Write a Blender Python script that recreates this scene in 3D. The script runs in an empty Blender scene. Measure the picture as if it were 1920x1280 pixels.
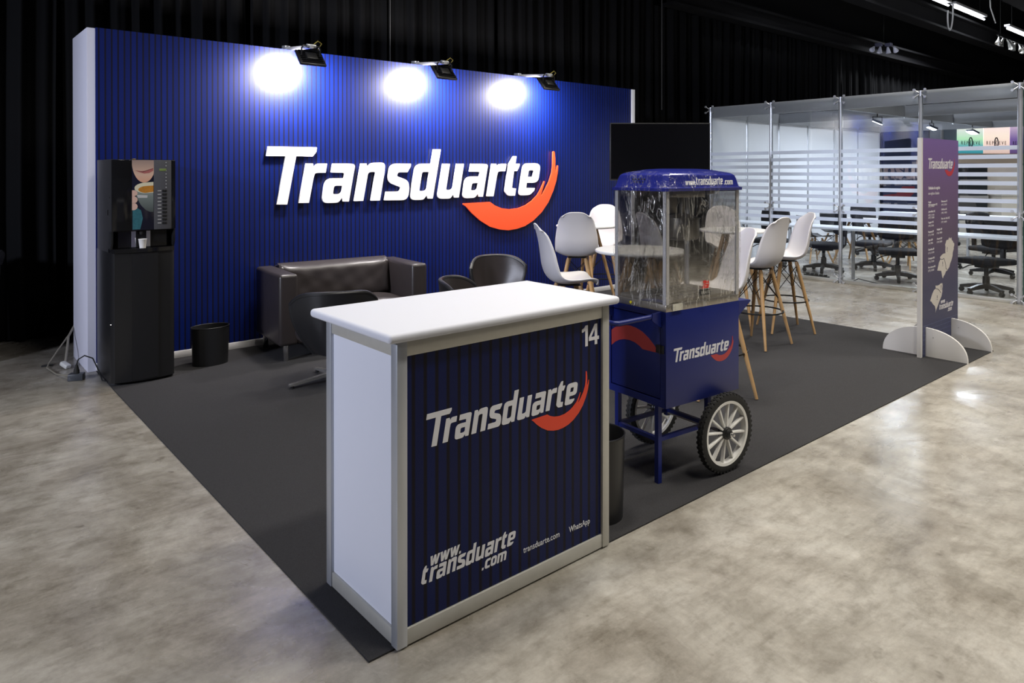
import bpy, bmesh, math, random
from mathutils import Vector, Matrix
random.seed(7)
PI = math.pi
SC = bpy.context.scene
COL = SC.collection

# ---------------------------------------------------------------- camera
cd = bpy.data.cameras.new('camera')
cam = bpy.data.objects.new('camera', cd)
COL.objects.link(cam)
cam.location = (-1.0904, -2.0117, 1.5437)
cam.rotation_euler = (math.radians(90 - 0.276), 0, -math.radians(40.713))
cd.sensor_width = 36
cd.lens = 1336.5 / 1920 * 36
cd.shift_x = (960 - 981.06) / 1920
cd.shift_y = (329.42 - 640) / 1920
cd.clip_end = 200
SC.camera = cam

# ---------------------------------------------------------------- world, hall lamps, exposure
w = bpy.data.worlds.new('hall_air')
SC.world = w
w.use_nodes = True
w.node_tree.nodes['Background'].inputs[0].default_value = (0.62, 0.68, 0.85, 1)
w.node_tree.nodes['Background'].inputs[1].default_value = 0.045
SC.view_settings.view_transform = 'Standard'
SC.view_settings.look = 'None'
SC.view_settings.gamma = 1
SC.view_settings.use_curve_mapping = False
SC.view_settings.exposure = -0.12


def area(name, loc, target, size, power, color=(1, 1, 1), sy=None, spread=180):
    d = bpy.data.lights.new(name, 'AREA')
    d.energy = power
    d.color = color
    d.size = size
    if sy:
        d.shape = 'RECTANGLE'
        d.size_y = sy
    d.spread = math.radians(spread)
    o = bpy.data.objects.new(name, d)
    COL.objects.link(o)
    o.location = loc
    o.rotation_euler = (Vector(target) - Vector(loc)).to_track_quat('-Z', 'Y').to_euler()
    return o


COOL = (0.90, 0.94, 1.0)
WARM = (1.0, 0.95, 0.86)
for lx, ly, pw in ((1.0, 0.8, 66), (1.5, -2.0, 90), (4.5, -2.0, 115), (7.5, -2.0, 150), (2.0, -5.5, 62), (6.0, -5.5, 100), (3.6, 1.4, 80), (6.6, 1.2, 100)):
    area('hall_lamp', (lx, ly, 6.2), (lx, ly, 0), 1.3, pw, WARM, 0.5, 120)
area('hall_lamp', (-7.5, 0.8, 3.4), (0, 2.6, 1.5), 1.2, 125, (0.78, 0.83, 1.0), 0.6, 75)
for lx, ly, pw in ((14, -2.5, 260), (19, -2.5, 260), (11.8, 3.4, 110), (18.2, 4.2, 260)):
    area('hall_lamp', (lx, ly, 6.3), (lx, ly, 0), 1.7, pw, COOL, 0.6, 110)
for lx, ly in ((10.3, 2.3), (12.6, 2.3), (12.0, 0.6), (11.6, 3.1), (14, 3.2)):
    area('meeting_room_lamp', (lx, ly, 2.42), (lx, ly, 0), 0.35, 40, (0.80, 0.88, 1.0), 0.25)
for sx in (1.58, 2.99, 4.42):
    area('booth_flood_lamp', (sx, 3.965, 2.513), (sx - 0.0, 4.33, 2.20), 0.19, 74, (1.0, 0.94, 0.92), 0.14)

# ---------------------------------------------------------------- materials
MATS = {}


def mat(name, color, rough=0.5, metal=0.0, spec=0.5, noise=0.0, nscale=20, bump=0.0, bscale=80, coat=0.0, emit=None, estr=0, rnoise=0.0):
    if name in MATS:
        return MATS[name]
    m = bpy.data.materials.new(name)
    m.use_nodes = True
    nt = m.node_tree
    b = nt.nodes['Principled BSDF']
    c = (*color, 1)
    b.inputs['Base Color'].default_value = c
    b.inputs['Roughness'].default_value = rough
    b.inputs['Metallic'].default_value = metal
    b.inputs['Specular IOR Level'].default_value = spec
    b.inputs['Coat Weight'].default_value = coat
    if emit:
        b.inputs['Emission Color'].default_value = (*emit, 1)
        b.inputs['Emission Strength'].default_value = estr
    if noise or bump or rnoise:
        tc = nt.nodes.new('ShaderNodeTexCoord')
    if noise or rnoise:
        n = nt.nodes.new('ShaderNodeTexNoise')
        n.inputs['Scale'].default_value = nscale
        n.inputs['Detail'].default_value = 6
        nt.links.new(tc.outputs['Object'], n.inputs['Vector'])
    if noise:
        mx = nt.nodes.new('ShaderNodeMix')
        mx.data_type = 'RGBA'
        mx.inputs[6].default_value = tuple(max(0, x * (1 - noise)) for x in color) + (1,)
        mx.inputs[7].default_value = tuple(min(1, x * (1 + noise)) for x in color) + (1,)
        nt.links.new(n.outputs['Fac'], mx.inputs[0])
        nt.links.new(mx.outputs[2], b.inputs['Base Color'])
    if rnoise:
        mr = nt.nodes.new('ShaderNodeMapRange')
        mr.inputs[3].default_value = rough - rnoise
        mr.inputs[4].default_value = rough + rnoise
        nt.links.new(n.outputs['Fac'], mr.inputs[0])
        nt.links.new(mr.outputs[0], b.inputs['Roughness'])
    if bump:
        n2 = nt.nodes.new('ShaderNodeTexNoise')
        n2.inputs['Scale'].default_value = bscale
        n2.inputs['Detail'].default_value = 4
        nt.links.new(tc.outputs['Object'], n2.inputs['Vector'])
        bp = nt.nodes.new('ShaderNodeBump')
        bp.inputs['Strength'].default_value = bump
        bp.inputs['Distance'].default_value = 0.01
        nt.links.new(n2.outputs['Fac'], bp.inputs['Height'])
        nt.links.new(bp.outputs[0], b.inputs['Normal'])
    MATS[name] = m
    return m


def stripe_mat(name, base, dark, line, pitch, frac, rough=0.4, spec=0.5, soft=0.25):
    """printed blue cloth with thin dark vertical lines and slightly lighter boards between"""
    m = bpy.data.materials.new(name)
    m.use_nodes = True
    nt = m.node_tree
    b = nt.nodes['Principled BSDF']
    tc = nt.nodes.new('ShaderNodeTexCoord')
    sp = nt.nodes.new('ShaderNodeSeparateXYZ')
    nt.links.new(tc.outputs['Object'], sp.inputs[0])

    def mth(op, a, bb=None, c=None):
        n = nt.nodes.new('ShaderNodeMath')
        n.operation = op
        for i, v in enumerate((a, bb, c)):
            if v is None:
                continue
            if isinstance(v, (int, float)):
                n.inputs[i].default_value = v
            else:
                nt.links.new(v, n.inputs[i])
        return n.outputs[0]
    u = mth('DIVIDE', sp.outputs[0], pitch)
    fr = mth('FRACT', u)
    d = mth('ABSOLUTE', mth('SUBTRACT', fr, 0.5))
    k = mth('SUBTRACT', 1.0, mth('SMOOTHSTEP', 0, 0)) if False else None
    mr = nt.nodes.new('ShaderNodeMapRange')
    mr.interpolation_type = 'SMOOTHSTEP'
    mr.inputs[1].default_value = frac / 2
    mr.inputs[2].default_value = frac / 2 + soft / 2
    nt.links.new(d, mr.inputs[0])
    c1 = nt.nodes.new('ShaderNodeMix')
    c1.data_type = 'RGBA'
    c1.inputs[6].default_value = (*line, 1)
    c1.inputs[7].default_value = (*base, 1)
    nt.links.new(mr.outputs[0], c1.inputs[0])
    # every other board a little darker
    fl = mth('FRACT', mth('MULTIPLY', mth('FLOOR', mth('ADD', u, 0.5)), 0.37))
    c2 = nt.nodes.new('ShaderNodeMix')
    c2.data_type = 'RGBA'
    c2.inputs[7].default_value = (*dark, 1)
    nt.links.new(c1.outputs[2], c2.inputs[6])
    nt.links.new(mth('MULTIPLY', fl, mth('MULTIPLY', mr.outputs[0], 0.6)), c2.inputs[0])
    nt.links.new(c2.outputs[2], b.inputs['Base Color'])
    b.inputs['Roughness'].default_value = rough
    b.inputs['Specular IOR Level'].default_value = spec
    n2 = nt.nodes.new('ShaderNodeTexNoise')
    n2.inputs['Scale'].default_value = 400
    nt.links.new(tc.outputs['Object'], n2.inputs['Vector'])
    bp = nt.nodes.new('ShaderNodeBump')
    bp.inputs['Strength'].default_value = 0.15
    bp.inputs['Distance'].default_value = 0.002
    nt.links.new(n2.outputs['Fac'], bp.inputs['Height'])
    nt.links.new(bp.outputs[0], b.inputs['Normal'])
    return m


def glass_mat(name, tint=(0.93, 0.97, 0.96), refl=0.06, rough=0.01, streak=0.0):
    m = bpy.data.materials.new(name)
    m.use_nodes = True
    nt = m.node_tree
    nt.nodes.clear()
    out = nt.nodes.new('ShaderNodeOutputMaterial')
    tr = nt.nodes.new('ShaderNodeBsdfTransparent')
    tr.inputs[0].default_value = (*tint, 1)
    gl = nt.nodes.new('ShaderNodeBsdfGlossy')
    gl.inputs['Roughness'].default_value = rough
    lw = nt.nodes.new('ShaderNodeLayerWeight')
    lw.inputs[0].default_value = 0.35
    mr = nt.nodes.new('ShaderNodeMapRange')
    mr.inputs[3].default_value = refl
    mr.inputs[4].default_value = 0.55
    nt.links.new(lw.outputs['Fresnel'], mr.inputs[0])
    mix = nt.nodes.new('ShaderNodeMixShader')
    nt.links.new(mr.outputs[0], mix.inputs[0])
    nt.links.new(tr.outputs[0], mix.inputs[1])
    nt.links.new(gl.outputs[0], mix.inputs[2])
    nt.links.new(mix.outputs[0], out.inputs[0])
    return m


def film_mat(name, strength=0.95):
    """crinkled clear stretch film: mostly clear, milky and shiny along its creases"""
    m = bpy.data.materials.new(name)
    m.use_nodes = True
    nt = m.node_tree
    nt.nodes.clear()
    out = nt.nodes.new('ShaderNodeOutputMaterial')
    tr = nt.nodes.new('ShaderNodeBsdfTransparent')
    tr.inputs[0].default_value = (0.975, 0.97, 0.96, 1)
    gl = nt.nodes.new('ShaderNodeBsdfGlossy')
    gl.inputs['Roughness'].default_value = 0.16
    df = nt.nodes.new('ShaderNodeBsdfDiffuse')
    df.inputs[0].default_value = (0.9, 0.87, 0.80, 1)
    tc = nt.nodes.new('ShaderNodeTexCoord')
    mp = nt.nodes.new('ShaderNodeMapping')
    mp.inputs['Rotation'].default_value = (0.5, 0.35, 0)
    mp.inputs['Scale'].default_value = (9, 9, 2.2)
    nt.links.new(tc.outputs['Object'], mp.inputs[0])
    n = nt.nodes.new('ShaderNodeTexNoise')
    n.inputs['Scale'].default_value = 1.3
    n.inputs['Detail'].default_value = 4
    n.inputs['Roughness'].default_value = 0.6
    n.inputs['Distortion'].default_value = 2.2
    nt.links.new(mp.outputs[0], n.inputs['Vector'])
    rg = nt.nodes.new('ShaderNodeMath')
    rg.operation = 'SUBTRACT'
    rg.inputs[1].default_value = 0.5
    nt.links.new(n.outputs['Fac'], rg.inputs[0])
    ab = nt.nodes.new('ShaderNodeMath')
    ab.operation = 'ABSOLUTE'
    nt.links.new(rg.outputs[0], ab.inputs[0])
    mr = nt.nodes.new('ShaderNodeMapRange')      # creases where the noise crosses its middle
    mr.inputs[1].default_value = 0.0
    mr.inputs[2].default_value = 0.024
    mr.inputs[3].default_value = strength
    mr.inputs[4].default_value = 0.02
    nt.links.new(ab.outputs[0], mr.inputs[0])
    nm = nt.nodes.new('ShaderNodeTexNoise')
    nm.inputs['Scale'].default_value = 7
    nt.links.new(tc.outputs['Object'], nm.inputs['Vector'])
    cm_ = nt.nodes.new('ShaderNodeMapRange')
    cm_.inputs[1].default_value = 0.40
    cm_.inputs[2].default_value = 0.62
    cm_.inputs[3].default_value = 0.12
    nt.links.new(nm.outputs['Fac'], cm_.inputs[0])
    ml = nt.nodes.new('ShaderNodeMath')
    ml.operation = 'MULTIPLY'
    nt.links.new(mr.outputs[0], ml.inputs[0])
    nt.links.new(cm_.outputs[0], ml.inputs[1])
    bp = nt.nodes.new('ShaderNodeBump')
    bp.inputs['Strength'].default_value = 0.9
    bp.inputs['Distance'].default_value = 0.02
    nt.links.new(n.outputs['Fac'], bp.inputs['Height'])
    nt.links.new(bp.outputs[0], gl.inputs['Normal'])
    a = nt.nodes.new('ShaderNodeMixShader')
    a.inputs[0].default_value = 0.4
    nt.links.new(gl.outputs[0], a.inputs[1])
    nt.links.new(df.outputs[0], a.inputs[2])
    mix = nt.nodes.new('ShaderNodeMixShader')
    nt.links.new(ml.outputs[0], mix.inputs[0])
    nt.links.new(tr.outputs[0], mix.inputs[1])
    nt.links.new(a.outputs[0], mix.inputs[2])
    nt.links.new(mix.outputs[0], out.inputs[0])
    return m


def frost_mat(name):
    m = bpy.data.materials.new(name)
    m.use_nodes = True
    nt = m.node_tree
    nt.nodes.clear()
    out = nt.nodes.new('ShaderNodeOutputMaterial')
    tr = nt.nodes.new('ShaderNodeBsdfTransparent')
    df = nt.nodes.new('ShaderNodeBsdfDiffuse')
    df.inputs[0].default_value = (0.80, 0.84, 0.93, 1)
    tl = nt.nodes.new('ShaderNodeBsdfTranslucent')
    tl.inputs[0].default_value = (0.80, 0.85, 0.96, 1)
    a = nt.nodes.new('ShaderNodeMixShader')
    a.inputs[0].default_value = 0.5
    nt.links.new(df.outputs[0], a.inputs[1])
    nt.links.new(tl.outputs[0], a.inputs[2])
    mix = nt.nodes.new('ShaderNodeMixShader')
    mix.inputs[0].default_value = 0.82
    nt.links.new(tr.outputs[0], mix.inputs[1])
    nt.links.new(a.outputs[0], mix.inputs[2])
    nt.links.new(mix.outputs[0], out.inputs[0])
    return m


def concrete_mat():
    m = bpy.data.materials.new('polished_concrete')
    m.use_nodes = True
    nt = m.node_tree
    b = nt.nodes['Principled BSDF']
    tc = nt.nodes.new('ShaderNodeTexCoord')

    def noise(scale, detail, rough=0.6, dist=0.0):
        n = nt.nodes.new('ShaderNodeTexNoise')
        n.inputs['Scale'].default_value = scale
        n.inputs['Detail'].default_value = detail
        n.inputs['Roughness'].default_value = rough
        n.inputs['Distortion'].default_value = dist
        nt.links.new(tc.outputs['Object'], n.inputs['Vector'])
        return n.outputs['Fac']

    def ramp(src, stops):
        r = nt.nodes.new('ShaderNodeValToRGB')
        while len(r.color_ramp.elements) < len(stops):
            r.color_ramp.elements.new(0.5)
        for e, (p, c) in zip(r.color_ramp.elements, stops):
            e.position = p
            e.color = (*c, 1)
        nt.links.new(src, r.inputs[0])
        return r.outputs[0]

    def mul(a, bb, f):
        x = nt.nodes.new('ShaderNodeMix')
        x.data_type = 'RGBA'
        x.blend_type = 'MULTIPLY'
        x.inputs[0].default_value = f
        nt.links.new(a, x.inputs[6])
        nt.links.new(bb, x.inputs[7])
        return x.outputs[2]
    base = ramp(noise(1.6, 9, 0.66, 0.7), [(0.30, (0.19, 0.168, 0.138)), (0.45, (0.255, 0.232, 0.197)), (0.57, (0.325, 0.302, 0.263)), (0.72, (0.40, 0.38, 0.342))])
    mott = ramp(noise(6.5, 10, 0.72, 0.3), [(0.3, (0.58, 0.56, 0.52)), (0.5, (0.95, 0.95, 0.94)), (0.7, (1.15, 1.15, 1.15))])
    mpn = nt.nodes.new('ShaderNodeMapping')
    mpn.inputs['Scale'].default_value = (2.2, 9, 1)
    mpn.inputs['Rotation'].default_value = (0, 0, 0.5)
    nt.links.new(tc.outputs['Object'], mpn.inputs[0])
    ns = nt.nodes.new('ShaderNodeTexNoise')
    ns.inputs['Scale'].default_value = 2.2
    ns.inputs['Detail'].default_value = 10
    ns.inputs['Roughness'].default_value = 0.72
    nt.links.new(mpn.outputs[0], ns.inputs['Vector'])
    brush = ramp(ns.outputs['Fac'], [(0.32, (0.70, 0.68, 0.65)), (0.5, (0.98, 0.98, 0.98)), (0.66, (1.12, 1.12, 1.12))])
    spots = ramp(noise(9, 3, 0.5, 0.2), [(0.24, (0.45, 0.42, 0.38)), (0.31, (1, 1, 1))])
    fine = ramp(noise(60, 6, 0.7), [(0.3, (0.86, 0.86, 0.86)), (0.7, (1.08, 1.08, 1.08))])
    c = mul(mul(mul(mul(base, mott, 0.85), brush, 0.8), spots, 0.8), fine, 0.8)
    nt.links.new(c, b.inputs['Base Color'])
    rr = nt.nodes.new('ShaderNodeMapRange')
    rr.inputs[1].default_value = 0.3
    rr.inputs[2].default_value = 0.7
    rr.inputs[3].default_value = 0.14
    rr.inputs[4].default_value = 0.42
    nt.links.new(noise(1.7, 6, 0.6, 0.8), rr.inputs[0])
    nt.links.new(rr.outputs[0], b.inputs['Roughness'])
    b.inputs['Specular IOR Level'].default_value = 0.55
    bp = nt.nodes.new('ShaderNodeBump')
    bp.inputs['Strength'].default_value = 0.12
    bp.inputs['Distance'].default_value = 0.01
    nt.links.new(noise(7, 5), bp.inputs['Height'])
    nt.links.new(bp.outputs[0], b.inputs['Normal'])
    return m


def gradient_mat(name, stops, z0, z1, rough=0.5, estr=0.0, axis=2):
    """a print whose colours run along one axis of the object"""
    m = bpy.data.materials.new(name)
    m.use_nodes = True
    nt = m.node_tree
    b = nt.nodes['Principled BSDF']
    tc = nt.nodes.new('ShaderNodeTexCoord')
    sp = nt.nodes.new('ShaderNodeSeparateXYZ')
    nt.links.new(tc.outputs['Object'], sp.inputs[0])
    mr = nt.nodes.new('ShaderNodeMapRange')
    mr.inputs[1].default_value = z0
    mr.inputs[2].default_value = z1
    nt.links.new(sp.outputs[axis], mr.inputs[0])
    r = nt.nodes.new('ShaderNodeValToRGB')
    while len(r.color_ramp.elements) < len(stops):
        r.color_ramp.elements.new(0.5)
    for e, (p, c) in zip(r.color_ramp.elements, stops):
        e.position = p
        e.color = (*c, 1)
    nt.links.new(mr.outputs[0], r.inputs[0])
    nt.links.new(r.outputs[0], b.inputs['Base Color'])
    b.inputs['Roughness'].default_value = rough
    if estr:
        nt.links.new(r.outputs[0], b.inputs['Emission Color'])
        b.inputs['Emission Strength'].default_value = estr
    return m


# ---------------------------------------------------------------- mesh helpers
class MB:
    def __init__(s):
        s.bm = bmesh.new()
        s.M = Matrix()
        s.mi = 0

    def _xf(s, vs):
        for v in vs:
            v.co = s.M @ v.co

    def _mi(s, fs):
        for f in fs:
            f.material_index = s.mi

    def box(s, x0, x1, y0, y1, z0, z1, bev=0.0, seg=2):
        g = bmesh.ops.create_cube(s.bm, size=1)
        vs = g['verts']
        for v in vs:
            v.co = Vector(((x0 + x1) / 2 + v.co.x * (x1 - x0), (y0 + y1) / 2 + v.co.y * (y1 - y0), (z0 + z1) / 2 + v.co.z * (z1 - z0)))
        fs = list({f for v in vs for f in v.link_faces})
        s._mi(fs)
        if bev > 0:
            es = list({e for v in vs for e in v.link_edges})
            r = bmesh.ops.bevel(s.bm, geom=es, offset=bev, segments=seg, affect='EDGES', profile=0.5)
            vs = list({v for f in r['faces'] for v in f.verts} | {v for v in vs if v.is_valid})
            s._mi(r['faces'])
        s._xf([v for v in vs if v.is_valid])
        return s

    def tube(s, pts, r, n=10, r2=None, cap=True):
        pts = [Vector(p) for p in pts]
        rings = []
        up = None
        for i, p in enumerate(pts):
            if i == 0:
                t = pts[1] - p
            elif i == len(pts) - 1:
                t = p - pts[-2]
            else:
                t = (pts[i + 1] - p).normalized() + (p - pts[i - 1]).normalized()
            t.normalize()
            if up is None:
                up = Vector((0, 0, 1)) if abs(t.z) < 0.9 else Vector((1, 0, 0))
            a = t.cross(up)
            if a.length < 1e-5:
                a = t.cross(Vector((0.3, 1, 0.2)))
            a.normalize()
            b = a.cross(t).normalized()
            up = b
            rr = r if r2 is None else r + (r2 - r) * i / (len(pts) - 1)
            if isinstance(r, (list, tuple)):
                rr = r[i]
            rings.append([s.bm.verts.new(s.M @ (p + (a * math.cos(k * 2 * PI / n) + b * math.sin(k * 2 * PI / n)) * rr)) for k in range(n)])
        for A, B in zip(rings, rings[1:]):
            for k in range(n):
                f = s.bm.faces.new((A[k], A[(k + 1) % n], B[(k + 1) % n], B[k]))
                f.material_index = s.mi
                f.smooth = True
        if cap:
            for R in (rings[0][::-1], rings[-1]):
                f = s.bm.faces.new(R)
                f.material_index = s.mi
        return s

    def lathe(s, prof, cx=0, cy=0, n=32, axis='z', sx=1.0, sy=1.0):
        rings = []
        for r, z in prof:
            ring = []
            for k in range(n):
                a = 2 * PI * k / n
                if axis == 'z':
                    p = Vector((cx + r * math.cos(a) * sx, cy + r * math.sin(a) * sy, z))
                elif axis == 'y':
                    p = Vector((cx + r * math.cos(a), z, cy + r * math.sin(a)))
                else:
                    p = Vector((z, cx + r * math.cos(a), cy + r * math.sin(a)))
                ring.append(s.bm.verts.new(s.M @ p))
            rings.append(ring)
        for A, B in zip(rings, rings[1:]):
            for k in range(n):
                f = s.bm.faces.new((A[k], A[(k + 1) % n], B[(k + 1) % n], B[k]))
                f.material_index = s.mi
                f.smooth = True
        for R in (rings[0][::-1], rings[-1]):
            f = s.bm.faces.new(R)
            f.material_index = s.mi
        return s

    def prism(s, poly, z0, z1, plane='xy'):
        def P(a, b, c):
            return Vector((a, b, c)) if plane == 'xy' else (Vector((a, c, b)) if plane == 'xz' else Vector((c, a, b)))
        A = [s.bm.verts.new(s.M @ P(a, b, z0)) for a, b in poly]
        B = [s.bm.verts.new(s.M @ P(a, b, z1)) for a, b in poly]
        n = len(poly)
        fs = [s.bm.faces.new(A[::-1]), s.bm.faces.new(B)]
        for k in range(n):
            fs.append(s.bm.faces.new((A[k], A[(k + 1) % n], B[(k + 1) % n], B[k])))
        s._mi(fs)
        return s

    def grid(s, fn, nu, nv, smooth=True, closed_u=False):
        V = [[s.bm.verts.new(s.M @ Vector(fn(i / nu, j / nv))) for j in range(nv + 1)] for i in range(nu if closed_u else nu + 1)]
        L = len(V)
        for i in range(nu):
            for j in range(nv):
                f = s.bm.faces.new((V[i][j], V[(i + 1) % L][j], V[(i + 1) % L][j + 1], V[i][j + 1]))
                f.smooth = smooth
                f.material_index = s.mi
        return s

    def build(s, name, m, parent=None, smooth=False, angle=35, solid=0.0, subsurf=0, loc=None, rot=None):
        bm = s.bm
        bmesh.ops.recalc_face_normals(bm, faces=bm.faces)
        me = bpy.data.meshes.new(name)
        bm.to_mesh(me)
        bm.free()
        ms = m if isinstance(m, (list, tuple)) else [m]
        for x in ms:
            me.materials.append(x)
        if smooth:
            for p in me.polygons:
                p.use_smooth = True
            me.set_sharp_from_angle(angle=math.radians(angle))
        else:
            me.set_sharp_from_angle(angle=math.radians(40))
        o = bpy.data.objects.new(name, me)
        COL.objects.link(o)
        if parent:
            o.parent = parent
        if loc:
            o.location = loc
        if rot:
            o.rotation_euler = rot
        if solid:
            md = o.modifiers.new('thick', 'SOLIDIFY')
            md.thickness = solid
            md.offset = 0
        if subsurf:
            md = o.modifiers.new('sub', 'SUBSURF')
            md.levels = md.render_levels = subsurf
        return o


def tag(o, label, cat, group=None, kind=None):
    o['label'] = label
    o['category'] = cat
    if group:
        o['group'] = group
    if kind:
        o['kind'] = kind
    return o


def thing(name, label, cat, loc=(0, 0, 0), rz=0.0, group=None):
    o = bpy.data.objects.new(name, None)
    COL.objects.link(o)
    o.location = loc
    o.rotation_euler = (0, 0, rz)
    o.empty_display_size = 0.1
    return tag(o, label, cat, group)


def struct(o):
    o['kind'] = 'structure'
    return o


def dup(root, loc, rz, label, scale=None):
    def cp(o, parent):
        c = o.copy()
        COL.objects.link(c)
        c.parent = parent
        for ch in KIDS.get(o.name, []):
            cp(ch, c)
        return c
    KIDS = {}
    for o in bpy.data.objects:
        if o.parent:
            KIDS.setdefault(o.parent.name, []).append(o)
    r = cp(root, None)
    r.location = loc
    r.rotation_euler = (0, 0, rz)
    r['label'] = label
    return r


def filled(name, loops_list, m, parent, depth=0.0, M=None, bevel=0.0):
    """flat filled outlines with holes (x right, y up), turned upright to face -Y by M"""
    cu = bpy.data.curves.new(name, 'CURVE')
    cu.dimensions = '2D'
    cu.fill_mode = 'BOTH'
    cu.extrude = depth / 2
    for loop in loops_list:
        sp = cu.splines.new('POLY')
        sp.points.add(len(loop) - 1)
        for p, (x, y) in zip(sp.points, loop):
            p.co = (x, y, 0, 1)
        sp.use_cyclic_u = True
    return _curve_mesh(name, cu, m, parent, M)


def _curve_mesh(name, cu, m, parent, M):
    t = bpy.data.objects.new('tmp', cu)
    me = bpy.data.meshes.new_from_object(t)
    bpy.data.objects.remove(t)
    bpy.data.curves.remove(cu)
    me.name = name
    me.materials.clear()
    me.materials.append(m)
    if M is not None:
        me.transform(M)
    o = bpy.data.objects.new(name, me)
    COL.objects.link(o)
    if parent:
        o.parent = parent
    return o


def text(name, body, m, parent, size, x, y, z, width=None, depth=0.0006, off=0.0, M=None, align='LEFT', shear=0.0, height=None):
    """upright lettering facing -Y, its left end of the baseline at x, z; width stretches it"""
    cu = bpy.data.curves.new(name, 'FONT')
    cu.body = body
    cu.size = size
    cu.extrude = depth / 2
    cu.offset = off
    cu.align_x = align
    cu.shear = shear
    cu.resolution_u = 3
    t = bpy.data.objects.new('tmp', cu)
    me = bpy.data.meshes.new_from_object(t)
    bpy.data.objects.remove(t)
    bpy.data.curves.remove(cu)
    me.name = name
    if width and len(me.vertices):
        xs = [v.co.x for v in me.vertices]
        k = width / (max(xs) - min(xs))
        x0 = min(xs)
        for v in me.vertices:
            v.co.x = (v.co.x - x0) * k
    me.transform(Matrix.Translation((x, y, z)) @ Matrix.Rotation(PI / 2, 4, 'X'))
    if M is not None:
        me.transform(M)
    me.materials.clear()
    me.materials.append(m)
    o = bpy.data.objects.new(name, me)
    COL.objects.link(o)
    if parent:
        o.parent = parent
    return o


UP = Matrix.Rotation(PI / 2, 4, 'X')

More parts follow.
